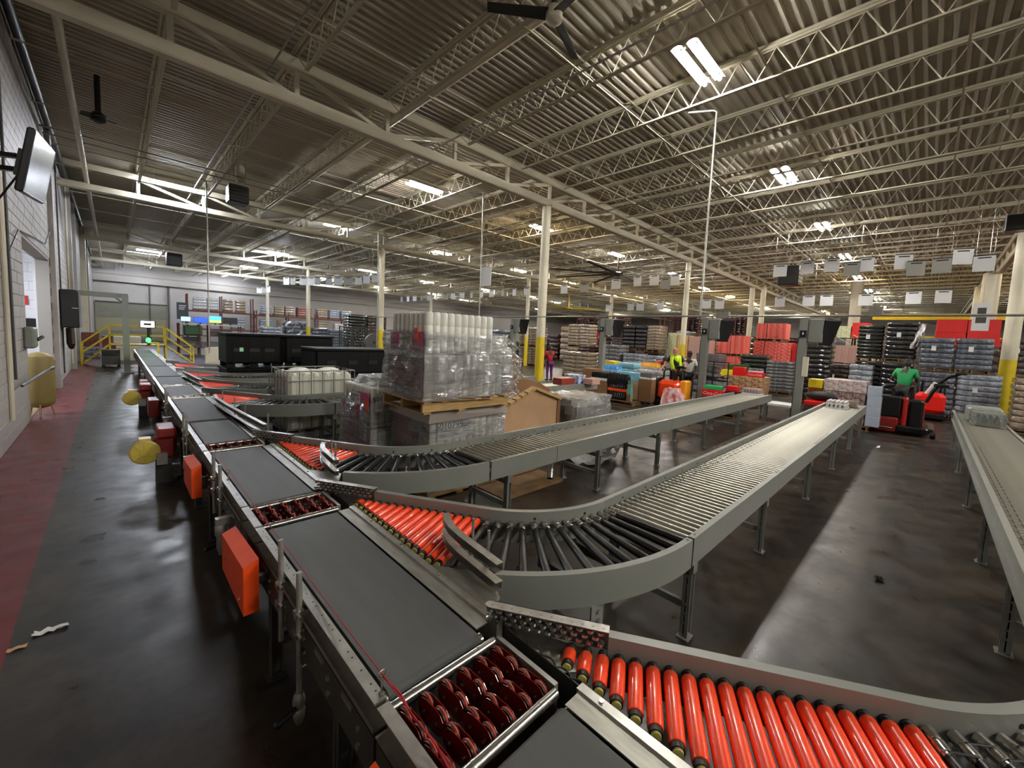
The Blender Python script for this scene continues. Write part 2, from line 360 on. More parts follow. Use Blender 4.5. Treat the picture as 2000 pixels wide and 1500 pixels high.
for o in col.objects:
    if o.name.startswith('bar_joist'):
        bi = min(range(len(bays)), key=lambda i: abs(bays[i][0]-o.location.y))
        k = int(round((o.location.x-X0J)/PJ)); o['label'] = ORD[k]+' open-web joist from the left wall, '+BN[bi]; o['group'] = 'joists '+BN[bi]
# bridging angles across the joists
def long_bar(name, label, cat, m, p0, p1, r, group, n=8):
    return tag(MB().tube([p0, p1], r, n).build(name, m), label, cat, group)
def BRN(y, z):
    ya = sorted(v for v, q in BRL if (q < 7.2) == (z < 7.2)); k = ya.index(y); n_ = sum(1 for v in ya if v > 1)
    return ORD[k]+' from the right-hand columns'
BRL = [(8.0, 7.02), (8.25, 7.5), (5.1, 7.02), (5.35, 7.5), (2.5, 7.02), (2.75, 7.5), (0., 7.02), (-.8, 7.5), (12.4, 7.02), (12.7, 7.5), (15.5, 7.02), (15.8, 7.5), (18.7, 7.02), (19, 7.5), (25, 7.02), (28.5, 7.02), (32, 7.02), (39, 7.02), (43, 7.02), (51, 7.02)]
for y, z in [(8.0, 7.02), (8.25, 7.5), (5.1, 7.02), (5.35, 7.5), (2.5, 7.02), (2.75, 7.5), (0., 7.02), (-.8, 7.5), (12.4, 7.02), (12.7, 7.5), (15.5, 7.02), (15.8, 7.5), (18.7, 7.02), (19, 7.5), (25, 7.02), (28.5, 7.02), (32, 7.02), (39, 7.02), (43, 7.02), (51, 7.02)]:
    tag(MB().box(XW, 70, y-.016, y+.016, z-.004, z).box(XW, 70, y-.003, y+.003, z, z+.03).build('bridging_angle', M_white), 'white angle across the %s of the joists, %s' % ('bottom' if z < 7.2 else 'top', BRN(y, z)), 'steel angle', 'bridging angles')
tag(MB().tube([(4.79, YS, 7.12), (4.79, YN, 7.12)], .085, 16).build('sprinkler_main', M_white), 'thick white sprinkler pipe running away overhead beside a joist', 'pipe')
tag(MB().tube([(-.49, YS, 6.85), (-.49, YN-.4, 6.85)], .06, 12).build('roof_drain_pipe', M_white), 'white pipe running along the top of the left wall', 'pipe')
tag(MB().tube([(XW+.1, YS, 7.2), (XW+.1, YN, 7.2)], .07, 10).build('wall_head_pipe', M_greyd), 'dark pipe tight in the corner of left wall and ceiling', 'pipe')
for x, r_, z in ((2.2, .02, 6.95), (6.0, .018, 6.93), (13.0, .025, 7.0), (17.0, .02, 6.95)): tag(MB().tube([(x, 2, z), (x, YN, z)], r_, 6).build('conduit', M_galv), ORD[int(x/4)]+' thin steel conduit from the left wall, running away under the joists', 'conduit', 'conduits along the joists')
for yy, z in ((16.8, 6.9), (17.6, 6.95), (20.4, 6.9)): tag(MB().tube([(XW, yy, z), (10, yy, z)], .022, 6).build('cross_conduit', M_galv), {16.8: 'nearest', 17.6: 'middle', 20.4: 'farthest'}[yy]+' thin conduit crossing the ceiling before the second truss', 'conduit', 'conduits across the ceiling')
# columns
def column(x, y, label, yel=True, r=.14, top=6.55):
    t = thing('steel_column', label, 'column', (x, y, 0))
    MB().cyl((x, y, 2.15), (x, y, top), r, 20).cyl((x, y, top-.04), (x, y, top), r+.09, 4).build('shaft', M_white, t)
    b = MB().cyl((x, y, .02), (x, y, 2.15), r+.003, 20); o = b.build('painted_base', M_yel if yel else M_white, t)
    if yel: o['label'] = 'yellow painted lower part'
    MB().box(x-.22, x+.22, y-.22, y+.22, 0, .025).build('base_plate', M_greyd, t)
    return t
column(10.2, TY[1], 'white round column with yellow base, near picture centre', r=.15)
column(21.4, TY[1], 'white column with yellow base behind the yellow-vested worker')
column(32.3, TY[1], 'left one of the paired columns by the red cartons', r=.17); column(32.3, TY[1]-.75, 'right one of the paired columns by the red cartons', r=.17)
column(10.2, TY[2], 'white column with yellow base left of the tall bottle pallet'); column(21.4, TY[2], 'white column with yellow base just left of the centre column')
column(32.3, TY[2], 'cream column beside the distant yellow fan', r=.16)
column(10.6, TY[3], 'slim white column with yellow base behind the black totes'); column(21.4, TY[3], 'distant white column behind the tall bottle pallet'); column(10.6, TY[4], 'slim far column in front of the wall rack')
column(21.4, -1.97, 'white column with yellow base near the right edge', r=.2)
column(31.5, -1.95, 'thick cream column, nearer of the pair at right', False, r=.34); column(37, -1.95, 'thick cream column, farther of the pair at right', False, r=.34)
column(32.3, 3.6, 'cream column behind the dark green pallets', False, r=.3)
for i, (yy, m_, d_) in enumerate(((17.95, M_block, .10), (24.5, M_wallp, .14), (28, M_wallp, .12), (35, M_white, .22), (41, M_wallp, .14))):
    tag(MB().box(XW, XW+d_, yy, yy+.5, 0, 7.3).build('trim_%d' % (i+5), m_), kind='structure')

# ---------------------------------------------------------------- ceiling lamps
def lamp(x, y, m, label, z=7.2, L=1.25):
    t = thing('ceiling_light', label, 'light', (x, y, z))
    for s_ in (-.14, .14): MB().tube([(x-L/2, y+s_, z), (x+L/2, y+s_, z)], .034, 10).build('lamp_tube', m, t)
    for s_ in (-.14, .14):
        q = y+s_; a_, b_ = x-L/2-.03, x+L/2+.03
        MB().add([(a_, q-.10, z+.012), (b_, q-.10, z+.012), (b_, q-.04, z+.042), (a_, q-.04, z+.042), (b_, q+.04, z+.042), (a_, q+.04, z+.042), (b_, q+.10, z+.012), (a_, q+.10, z+.012)], [(0,1,2,3),(3,2,4,5),(5,4,6,7)]).build('reflector', mat('reflector', (.2, .2, .2), .6), t)
    for s_ in (-1, 1): MB().box(x+s_*(L/2-.1)-.03, x+s_*(L/2-.1)+.03, y-.2, y+.2, z+.042, z+.07).build('cross_bracket', M_white, t)
    for s_ in (-1, 1): MB().cyl((x+s_*(L/2-.1), y, z+.07), (x+s_*(L/2-.1), y, ZC), .008, 6).build('hanger', M_galv, t)
    return t
W_, C_, N_ = M_tubew, M_tubec, M_tube
for x, y, m, lb in [(7.55, 3.5, N_, 'double-tube lamp nearest overhead, above the long drop pipe'), (13.85, 3.55, N_, 'second bright lamp of the right-hand row'), (20.3, 3.6, N_, 'third lamp of the right-hand row'), (27.1, 3.7, N_, 'fourth lamp of the right-hand row, above the hanging signs'),
    (34.8, 3.95, W_, 'warm lamp of the right-hand row, below the hanging signs'), (42.4, 4.0, N_, 'sixth lamp of the right-hand row'), (49, 3.9, N_, 'farthest lamp of the right-hand row'),
    (7.8, 13.35, N_, 'lamp hanging behind the nearest truss, top centre left'), (14.0, 13.5, W_, 'warm lamp beside the centre column'), (20.6, 13.7, N_, 'lamp just behind the big ceiling fan'),
    (36.2, 14.8, W_, 'warm lamp behind the long drop pipe'), (43, 14.8, W_, 'small warm lamp right of the drop pipe'), (28.4, 13.8, N_, 'lamp right of the big fan blades'), (28.6, 23.8, W_, 'warm lamp above the distant yellow fan'), (36.6, 24.3, N_, 'distant lamp right of the yellow fan'),
    (1.8, 21.2, C_, 'cool lamp at upper left above the second truss'), (8.0, 21.9, C_, 'cool lamp over the bright second truss'), (14.6, 22.8, N_, 'lamp right of the centre-left column'), (21.7, 23.2, N_, 'lamp left of the centre column top'),
    (2.0, 42.6, C_, 'cool lamp at far left above the yellow stairs'), (8.2, 33.6, C_, 'cool lamp in the third bay, left'), (15.3, 35.5, C_, 'cool lamp above the hanging tags row'), (22, 36.8, N_, 'distant lamp above the tall bottle pallet'),
    (8.6, 44.3, C_, 'cool lamp in the fourth bay, left'), (15.5, 45.6, C_, 'cool lamp beyond the hanging tags'), (8.5, 54, C_, 'last cool lamp before the back wall'), (2.2, 53, C_, 'cool lamp above the far left corner'), (22, 47, N_, 'small distant lamp before the back wall'), (29, 36, N_, 'small distant lamp at centre'), (29, 47, N_, 'tiny far lamp at centre'), (36, 36, N_, 'tiny far lamp right of centre'),
    (50, 14.8, W_, 'tiny warm lamp above the red cartons'), (57, 4, N_, 'tiny last lamp of the right row'), (34, -6.5, W_, 'warm lamp beyond the right-hand columns'), (27, -6.5, N_, 'lamp out of frame right, fourth'), (20.5, -6.5, N_, 'lamp out of frame right, third'), (14, -6.5, N_, 'lamp out of frame right, second'), (7.5, -6.5, N_, 'lamp out of frame right, first'), (1.8, -6.5, N_, 'lamp behind the camera'), (7.5, -12.5, N_, 'added fill lamp well behind the camera'), (1.8, -12.5, N_, 'added fill lamp behind the camera by the wall'),  # the rearmost row behind the camera is unseen, added as fill light
    (41, 24, W_, 'added warm fill lamp beyond the yellow fan, left'), (48, 24, N_, 'added fill lamp beyond the yellow fan, middle'), (56, 15, N_, 'added fill lamp above the high racks'), (43, 38, N_, 'added fill lamp beyond the silver loads'), (62, 10, W_, 'added warm fill lamp before the far wall'), (56, 28, N_, 'added fill lamp above the far rows'), (42, -6.5, W_, 'added warm fill lamp right of the cream columns'), (50, -6.5, N_, 'added last fill lamp right of the cream columns'), (68, 2, N_, 'added fill lamp at the far wall, right'), (68, 14, N_, 'added fill lamp at the far wall, centre right'), (68, 26, N_, 'added fill lamp at the far wall, centre'), (62, 40, N_, 'added fill lamp at the far wall, left'), (52, 50, N_, 'added fill lamp in the far left corner of the hall'), (36, 50, N_, 'added fill lamp at the back wall, centre')]:  # lamps on this line are added to brighten the far hall
    lamp(x, y, m, lb)
lamp(-3.6, 13.0, C_, 'lamp inside the room behind the left opening', 3.9)

# ---------------------------------------------------------------- main belt line
_on2 = _on
def disc_row(m, pts, r, up=(0, 0, 1), n=8, h=.0012):
    for p in pts: m.cyl(p, Vector(p)+Vector(up)*h, r, n, smooth=False)
    return m
def belt_unit(ya, yb, label, detail=1):
    t = thing('belt_conveyor', label, 'conveyor', (.88, (ya+yb)/2, 0), 'grey belt sections of the main line')
    a, b_ = ya+.045, yb-.045; r = .036; zt = .785; pr = []
    for k in range(9): q = pi/2+pi*k/8; pr.append((a+r*math.cos(q), zt-r+r*math.sin(q)))
    for k in range(9): q = -pi/2+pi*k/8; pr.append((b_+r*math.cos(q), zt-r+r*math.sin(q)))
    n = len(pr); m = MB(); m.add([(x, y, z) for x in (.665, 1.088) for y, z in pr], [(i, (i+1) % n, (i+1) % n+n, i+n) for i in range(n)]+[tuple(range(n-1, -1, -1)), tuple(range(n, 2*n))])
    m.build('belt', M_belt, t)
    for y in (a, b_): MB().cyl((.648, y, zt-r), (1.105, y, zt-r), r-.006, 16).build('end_roller', M_chrome, t)
    # left channel: top flange with dark discs for the shade of holes, recessed web, lower lip
    MB().box(.600, .645, ya, yb, .793, .80).box(.641, .646, ya, yb, .69, .793).box(.596, .645, ya, yb, .69, .697).box(.596, .600, ya, yb, .697, .712).build('side_channel', M_galv, t)
    h = MB(); k = 0; y = ya+.05
    while y < yb-.02:
        h.cyl((.628, y, .80), (.628, y, .8007), .0042, 8, smooth=False).cyl((.64, y, .75), (.6405, y, .75), .004, 6, smooth=False); y += .085 if k % 3 else .04; k += 1
    if detail: h.cyl((.6, ya+.03, .7), (.6, ya+.03, .701), .003, 5); tag(h.build('flange_shade_discs', M_rubber, t), kind='stuff')
    # right cover plate with bolts
    MB().box(1.10, 1.172, ya+.07, yb-.03, .782, .788).add([(1.172, ya+.07, .788), (1.178, ya+.07, .797), (1.178, yb-.03, .797), (1.172, yb-.03, .788)], [(0,1,2,3)]).build('cover_plate', M_plate, t)
    MB().box(1.178, 1.214, ya+.02, yb-.02, .69, .797).build('side_bar', M_galv, t)
    y = ya+.1
    while detail and y < yb-.05:
        MB().cyl((1.196, y, .797), (1.196, y, .803), .009, 10).build('bolt', M_chrome, t); y += .42
    MB().box(.60, .655, ya, yb, .50, .67).box(1.12, 1.2, ya, yb, .50, .67).build('frame_beam', M_greyd, t)
    MB().box(.655, 1.12, ya+.1, ya+.16, .52, .6).build('cross_tie', M_greyd, t)
    if detail:
        bb = MB(); y = ya+.12
        while y < yb-.1:
            bb.cyl((.60, y, .62), (.59, y, .62), .011, 8).cyl((.60, y, .55), (.59, y, .55), .011, 8).box(.594, .6, y+.06, y+.16, .64, .66); y += .31
        tag(bb.build('frame_bolts', M_galv, t), kind='stuff')
    return t
def foot_leg(t, x, y, z0, m=M_grey):
    b = MB().box(x-.03, x+.03, y-.004, y+.004, .03, z0).box(x-.03, x-.025, y-.03, y+.03, .03, z0).box(x+.025, x+.03, y-.03, y+.03, .03, z0).box(x-.048, x+.048, y-.045, y+.045, 0, .010).box(x-.03, x+.03, y-.03, y+.03, .012, .03)
    z = .12
    while z < z0-.03: b.cyl((x-.031, y, z), (x-.034, y, z), .008, 6); z += .07
    return b.build('leg', m, t)
def transfer(ya, yb, label, detail=1, mp=None):
    t = thing('wheel_transfer', label, 'conveyor', (.88, (ya+yb)/2, 0), 'red wheel transfers between the belts')
    for y in (ya+.012, yb-.012): MB().lathe((.648, y, .778), (1, 0, 0), [(0, .019), (.08, .019), (.081, .0205), (.09, .0205), (.091, .019), (.38, .019), (.381, .0205), (.39, .0205), (.391, .019), (.47, .019)], 18).build('edge_roller', M_chrome, t)
    MB().box(.600, .645, ya, yb, .793, .80).box(.641, .646, ya, yb, .60, .793).box(.596, .645, ya, yb, .69, .697).build('side_channel', M_galv, t)
    MB().box(1.122, 1.142, ya+.02, yb-.02, .62, .80).box(1.125, 1.135, ya, yb, .5, .62).build('end_wall', M_galv, t)
    MB().box(.655, 1.12, ya, yb, .60, .61).box(.60, .655, ya, yb, .50, .67).box(1.12, 1.2, ya, yb, .50, .6).build('tray', M_greyd, t)
    nr = max(1, int((yb-ya-.05)/.155)); st = (yb-ya-.06)/nr; L = st*.96
    def stad(x, zc, hh, ll):
        pts = [(hh*math.cos(a)+(ll/2-hh), hh*math.sin(a)) for a in [-pi/2+pi*k/6 for k in range(7)]]+[(hh*math.cos(a)-(ll/2-hh), hh*math.sin(a)) for a in [pi/2+pi*k/6 for k in range(7)]]
        n = len(pts); return MB().add([(x-.0015, y, zc+z) for y, z in pts]+[(x+.0015, y, zc+z) for y, z in pts], [tuple(range(n-1, -1, -1)), tuple(range(n, 2*n))]+[(i, (i+1) % n, (i+1) % n+n, i+n) for i in range(n)])
    mp1 = stad(-.0135, 0, .046, L).mesh('bracket_plate', M_dred); mp2 = stad(.0135, 0, .046, L).mesh('bracket_plate', M_dred)
    wm = MB().lathe((-.010, 0, 0), (1, 0, 0), [(.006, .030), (.007, .036), (.009, .0385), (.012, .0385), (.0145, .036), (.015, .030)], 20).mesh('wheel', M_oring)
    cm = MB().cyl((-.009, 0, 0), (.009, 0, 0), .0355, 18).mesh('wheel_core', M_wheelc)
    bm_ = MB().cyl((-.015, 0, 0), (-.0195, 0, 0), .0055, 8).mesh('bolt', M_chrome)
    for r in range(nr):
        for c in range(6):
            x = .655+.083*(c)+(.0 if r else .0); x += .02; y = yb-.03-st*(r+.5)
            p = inst(mp1, 'wheel_bracket', t, (x-.88, y-(ya+yb)/2, .752)); p.rotation_euler = (0, .0, .06); 
            inst(mp2, 'bracket_plate', p)
            for s_ in (-1, 1):
                wq = inst(wm, 'wheel', p, (0, s_*(L/2-.036), .012)); inst(cm, 'wheel_core', p, (0, s_*(L/2-.036), .012)); inst(bm_, 'bolt', p, (0, s_*(L/2-.04), -.004))
    return t
segs = [(-.62, .86, 'grey belt nearest the camera, below the first red wheel transfer'), (1.28, 3.0, 'long grey belt between the two nearest red wheel transfers'), (3.43, 5.18, 'grey belt between the second and third red wheel transfers'),
        (5.54, 6.88, 'grey belt just beyond the third red wheel transfer'), (6.94, 9.18, 'grey belt beside the long double guide rail'), (9.46, 11.0, 'grey belt near the far orange rollers, sixth from the camera'), (11.14, 12.84, 'seventh grey belt from the camera'),
        (13.0, 15.9, 'eighth grey belt from the camera, near the black totes'), (16.05, 19.9, 'shiny ninth belt showing the green light'), (20.0, 24.6, 'farthest belt, ending at the yellow stairs')]
for i, (a, b_, lb) in enumerate(segs):
    t = belt_unit(a, b_, lb, 1 if i < 4 else 0)
    for y in ([a+.35, b_-.35] if i < 3 else [a+.3]):
        for x in (.63, 1.16): foot_leg(t, x, y, .5, M_greyd)
        MB().box(.64, 1.15, y-.02, y+.02, .2, .25).build('leg_brace', M_greyd, t)
transfer(.88, 1.26, 'red wheel transfer nearest the camera, two rows of wheels'); transfer(3.02, 3.41, 'red wheel transfer between second and third belts')
transfer(5.20, 5.52, 'small red wheel transfer beside the third spur'); transfer(9.2, 9.44, 'distant transfer beside the fourth spur'); transfer(11.02, 11.12, 'thin distant roller transfer, fifth along the line'); 

# ---------------------------------------------------------------- spur roller conveyors
def roller_mesh(kind, L):
    # along +X from the far end (x=0) to the near end (x=L)
    m = MB()
    if kind == 'red':
        m.lathe((.018, 0, 0), (1, 0, 0), [(0, .017), (.002, .024), (.008, .028), (.016, .0292), (L-.061, .0292), (L-.053, .0275), (L-.052, .018)], 24); return m, M_red
    if kind == 'black':
        m.lathe((.105, 0, 0), (1, 0, 0), [(0, .021), (.004, .0225), (L-.11, .0262), (L-.106, .02)], 16); return m, M_blackr
    g_ = [(0, .02), (.004, .0240), (.045, .0240), (.047, .020), (.053, .020), (.055, .0240), (.092, .0240), (.094, .020), (.1, .020), (.102, .0240)]
    if kind == 'tip': m.lathe((0, 0, 0), (1, 0, 0), g_[:-1]+[(.11, .0225)], 14); return m, M_chrome
    m.lathe((0, 0, 0), (1, 0, 0), g_+[(L-.003, .0240), (L, .019)], 14); return m, M_roller
_rc = {}
def rmesh(kind, L):
    k = (kind, round(L, 3))
    if k not in _rc: a, b_ = roller_mesh(kind, L); _rc[k] = a.mesh('roller_'+kind, b_)
    return _rc[k]
def spur(yn, label, cx=2.68, xend=13.3, farend=12.3, legs=(), y_first=None, y_red_end=None, seams=(), detail=1, partial=None):
    W, R, IN = .75, .925, .05
    yf = yn+W; cyy = yf+R
    t = thing('roller_conveyor', label, 'conveyor', (cx, yn+W/2, 0), 'curved roller spurs branching off the main line')
    dx, dy = .5, -.866; nx, ny = -.866, -.5                 # oblique travel, normal towards the near side
    ax, ay = cx-.866*R, cyy-.5*R                             # far rail, arc start
    def far(s): return ax+dx*s, ay+dy*s                      # s<0 upstream
    s0 = (y_first-ay)/dy
    path_f = []; path_n = []
    ns = 7
    fo = [(*far(s0+.0), -nx, -ny), (*far(0), -nx, -ny)]
    arc_f = [(cx+R*math.cos(a), cyy+R*math.sin(a), -math.cos(a), -math.sin(a)) for a in [math.radians(-150+60*k/14) for k in range(15)]]
    # (nx,ny) of the far rail's path points outwards, i.e. away from the rollers
    hi, lo = .85, .62
    prof_f = [(0, hi), (-.045, hi), (-.045, hi-.012), (-.040, lo+.02), (-.045, lo), (0, lo), (0, lo+.02), (-.034, lo+.02), (-.034, hi-.014), (0, hi-.014)]
    # far rail: n measured outwards from the outer edge => web at n=-.045
    def sweep(path, prof, nm, m=M_grey): return MB().sweep(path, prof).build(nm, m, t)
    s1 = -.0
    q0 = far(s0+.54); sweep([(*q0, -nx, -ny), (ax, ay, -nx, -ny)], prof_f, 'far_rail')
    sweep([(x, y, -0+ (cx-x)/R, (cyy-y)/R) for x, y, _, _ in arc_f], prof_f, 'far_curve_rail')
    xs = [cx]+[s for s in seams if cx < s < farend]+[farend]
    for a, b_ in zip(xs[:-1], xs[1:]): sweep([(a+.003, yf, 0, 1), (b_-.003, yf, 0, 1)], prof_f, 'far_rail')
    # near rail, lower
    Rn = R+W; hn = .80
    prof_n = [(0, hn), (-.045, hn), (-.045, hn-.008), (-.006, hn-.008), (-.006, .61), (-.045, .61), (-.045, .60), (0, .60)]
    a0 = math.degrees(math.asin(max(-1, min(1, (1.42-cx)/Rn))))        # where the arc meets the guide
    aa = [math.radians(-90+a0+(-a0)*k/18) for k in range(19)]
    sweep([(cx+Rn*math.cos(a), cyy+Rn*math.sin(a), math.cos(a), math.sin(a)) for a in aa], prof_n, 'near_curve_rail')
    xs = [cx+.02]+[s for s in seams if cx+.1 < s < xend]+[xend]
    for a, b_ in zip(xs[:-1], xs[1:]): sweep([(a+.004, yn, 0, -1), (b_-.004, yn, 0, -1)], prof_n, 'near_rail')
    MB().box(xend-.01, xend, yn, yf, .62, .74).build('end_plate', M_grey, t)
    for x in xs[:-1]:
        for s_ in (-.05, .06):
            MB().cyl((x+s_, yn+.022, hn), (x+s_, yn+.022, hn+.005), .008, 8).build('bolt', M_chrome, t)
    hl = MB()                                                     # dark discs on the far rail, painted as the shade of holes
    for a in (-128, -104): hl.cyl((cx+(R+.0445)*math.cos(math.radians(a)), cyy+(R+.0445)*math.sin(math.radians(a)), .80), (cx+(R+.0462)*math.cos(math.radians(a)), cyy+(R+.0462)*math.sin(math.radians(a)), .80), .011, 12, smooth=False)
    x = cx+.25
    while x < farend: hl.cyl((x, yf-.0445, .81), (x, yf-.0462, .81), .009, 8, smooth=False); x += .38
    tag(hl.build('rail_shade_discs', M_rubber, t), kind='stuff')
    zc = .764
    def put(kind, x, y, a, L, par=t):
        M = Matrix.Translation((x-cx, y-(yn+W/2), zc)) @ Matrix.Rotation(a, 4, 'Z')
        return inst(rmesh(kind, L), 'roller', par, M=M)
    # orange rollers across the merge
    an = math.atan2(ny, nx); s = s0+.04; k = 0
    while True:
        x, y = far(s); x += nx*IN; y += ny*IN
        if s > 0: 
            break
        full = W-2*IN
        lim = (1.245-x)/nx                                      # reaches the edge of the belt line
        L = min(full, lim)
        # near rail arc limit
        while L > .1 and math.hypot(x+nx*L-cx, y+ny*L-cyy) > Rn-IN and y+ny*L < cyy: L -= .01
        if L > .09:
            r_ = put('red', x, y, an, L)
            MBc = inst(_cap(), 'end_cap', r_, (L-.01, 0, 0)); inst(_ring(), 'end_ring', r_, (L-.022, 0, 0)); inst(_spool(), 'drive_spool', r_, (.012, 0, 0))
        s += .0686; k += 1
    # curve rollers, black sleeves with bright tips
    n = 13
    for k in range(n):
        a = math.radians(-150+2.4+(60-2.6)*k/(n-1)); r0 = R+IN
        x, y = cx+r0*math.cos(a), cyy+r0*math.sin(a); r_ = put('black', x, y, a, W-2*IN); tp = inst(rmesh('tip', 1), 'roller_tip', r_)
    # straight rollers
    x = cx+.06
    pit = .0762; cnt = 0
    while x < xend-.03:
        put('zinc', x, yf-IN, -pi/2, W-2*IN); x += pit; cnt += 1
    ob = MB(); x = cx+.06; k = 0
    while x < min(xend-.1, 9):
        o_ = .05 if k % 2 else .097
        for zz in (.0205,): ob.tube([(x, yf-IN-o_, zc+zz), (x+pit, yf-IN-o_, zc+zz)], .004, 5)
        x += pit; k += 1
    for k in range(n-1):
        for q in (.05,): 
            a = math.radians(-150+2.4+(60-2.6)*k/(n-1)); b2 = math.radians(-150+2.4+(60-2.6)*(k+1)/(n-1)); rr = R+IN+(.05 if k % 2 else .097)
            ob.tube([(cx+rr*math.cos(a), cyy+rr*math.sin(a), zc+.02), (cx+rr*math.cos(b2), cyy+rr*math.sin(b2), zc+.02)], .004, 5)
    tag(ob.build('drive_bands', M_rubber, t), kind='stuff')
    # skate wheel nose guide
    nq = far(s0-.0); e = far(s0+.54); hz = .872
    L = .54; ux, uy = dx, dy
    def pt(s_, n_): p = far(s0+s_); return (p[0]+nx*n_, p[1]+ny*n_)
    poly = [pt(.0, .0), pt(.54, .0), pt(.54, .05), pt(.0, .05), pt(-.02, .04), pt(-.026, .025), pt(-.02, .01)]
    MB().prism(poly, hz-.004, hz).prism([pt(0, .0), pt(.54, 0), pt(.54, .004), pt(0, .004)], .76, hz).build('guide_plate', M_galv, t)
    if detail:
        wmm = MB().lathe((0, 0, -.008), (0, 0, 1), [(0, .012), (.002, .0175), (.014, .0175), (.016, .012)], 14).mesh('skate_wheel', M_chrome)
        for tier, zz in enumerate((.855, .833, .811)):
            for k in range(12):
                p = pt(.0+k*.046+(.023 if tier % 2 else 0), .034+(.004*tier)); 
                if k == 11 and tier % 2: continue
                inst(wmm, 'skate_wheel', t, (p[0]-cx, p[1]-(yn+W/2), zz))
        bo = MB()
        for k in range(12): p = pt(.01+k*.046, .028); bo.cyl((p[0], p[1], hz), (p[0], p[1], hz+.0012), .006, 8)
        tag(bo.build('guide_rivets', M_plate, t), kind='stuff')
    # steel infill plate where the near rail starts, and the curved end brackets along the belt edge
    MB().prism([(1.225, yn+.92), (1.225, yn+.40), (1.33, yn+.42), (1.43, yn+.62), (1.40, yn+.68)], .772, .778).build('infill_plate', M_plate, t)
    MB().prism([(1.226, y_first+.02), (1.226, y_first-.42), (1.30, y_first-.48), (1.40, y_first-.42), (1.24, y_first-.03)], .762, .766).build('nose_plate', M_chrome, t)
    y = y_first-.06; k = 0
    while y > yn+.95:
        bk = MB(); pts = [(1.222+.018*math.sin(pi*q/5), y-.085*q/5) for q in range(6)]
        bk.sweep([(px_, py_, 1, 0) for px_, py_ in pts], [(0, .77), (.003, .77), (.003, .72), (0, .72)]); bk.build('end_bracket', M_greyd, t); y -= .079
    MB().box(1.222, 1.226, yn+.5, y_first+.1, .60, .765).build('edge_strip', M_greyd, t)
    # supports
    for lx in legs:
        for ly in (yn+.06, yf-.06): foot_leg(t, lx, ly, .62)
        for z in (.24, .50): MB().box(lx-.015, lx+.015, yn+.06, yf-.06, z-.025, z+.025).build('leg_brace', M_grey, t)
        MB().box(lx-.035, lx+.035, yn+.02, yn+.05, .5, .62).build('leg_bracket', M_galv, t)
    for lx in [cx-.75, cx-.4]+[cx+.3+k*1.5 for k in range(int((xend-cx)/1.5))]:
        MB().box(lx-.02, lx+.02, yn+.045 if lx > cx else yn+.25, yf-.045, .60, .66).build('cross_member', M_greyd, t)
    return t
_pc = {}
def _cap():
    if 'c' not in _pc: _pc['c'] = MB().cyl((-.012, 0, 0), (.006, 0, 0), .019, 14).mesh('end_cap', M_cream)
    return _pc['c']
def _ring():
    if 'r' not in _pc: _pc['r'] = MB().cyl((-.012, 0, 0), (.008, 0, 0), .0245, 16).mesh('end_ring', M_rubber)
    return _pc['r']
def _spool():
    if 's' not in _pc: _pc['s'] = MB().lathe((-.026, 0, 0), (1, 0, 0), [(0, .016), (.005, .022), (.012, .022), (.016, .017), (.022, .017), (.027, .024), (.034, .02)], 14).mesh('drive_spool', M_rubber)
    return _pc['s']
spur(-1.27, 'nearest roller spur, orange rollers filling the lower right, running on along the right edge', cx=2.82, xend=14.2, farend=14.2, legs=(4.4, 6.2, 8.4, 10.8, 13.4), y_first=1.36, seams=(5.3, 8.0, 11.), detail=1)
spur(1.03, 'middle roller spur with black-sleeved curve, ending at the drink packs', legs=(2.82, 4.62, 6.82, 9.0, 11.2, 13.0), y_first=3.50, seams=(4.9, 6.92, 9.6, 11.7))
spur(3.17, 'third roller spur, curving in front of the pink labelled bottle pallets', legs=(3.0, 4.72, 6.5, 8.5, 10.6, 12.9), xend=13.2, farend=12.2, y_first=5.64, seams=(3.75, 6.84, 9.6))
spur(7.45, 'fourth roller spur, passing in front of the caged white tank', legs=(2.7, 3.9, 6, 8.5, 10), xend=10.6, farend=10.4, y_first=9.92, seams=(3.3, 6, 8.5), detail=0)
spur(9.6, 'fifth roller spur, behind the caged white tank', legs=(3, 5, 7.5), xend=10, farend=10, y_first=12.07, seams=(4,), detail=0)
spur(11.8, 'sixth roller spur, just in front of the tall black totes', legs=(3, 5), xend=9, farend=9, y_first=14.3, seams=(4,), detail=0)
spur(14.7, 'seventh roller spur, farthest, left of the black totes', legs=(3, 5), xend=9, farend=9, y_first=17.2, seams=(4,), detail=0)

# ---------------------------------------------------------------- guide rails beside the merges
def guide(path, zs, rods, label, name='guide_rail'):
    t = thing('merge_guide', label, 'guide rail', (path[0][0], path[0][1], 0), 'double guide rails at the merges')
    P3 = []
    for i, (x, y) in enumerate(path):
        a = Vector(path[max(i-1, 0)]); b_ = Vector(path[min(i+1, len(path)-1)]); d_ = (b_-a).normalized(); P3.append((x, y, d_.y, -d_.x))
    for z in zs:
        MB().sweep(P3, [(-.022, z), (.022, z), (.022, z-.003), (-.019, z-.003), (-.019, z-.042), (.022, z-.042), (.022, z-.045), (-.022, z-.045)]).build(name, M_galv, t)
        for x, y in rods: MB().cyl((x, y, z), (x, y, z+.006), .010, 10).build('bolt', M_chrome, t)
    for x, y in rods:
        MB().cyl((x, y, .56), (x, y, 1.05), .0085, 10).build('rod', M_galv, t)
        MB().box(x-.07, x+.012, y-.012, y+.012, .60, .64).build('rod_clamp', M_galv, t)
    return t
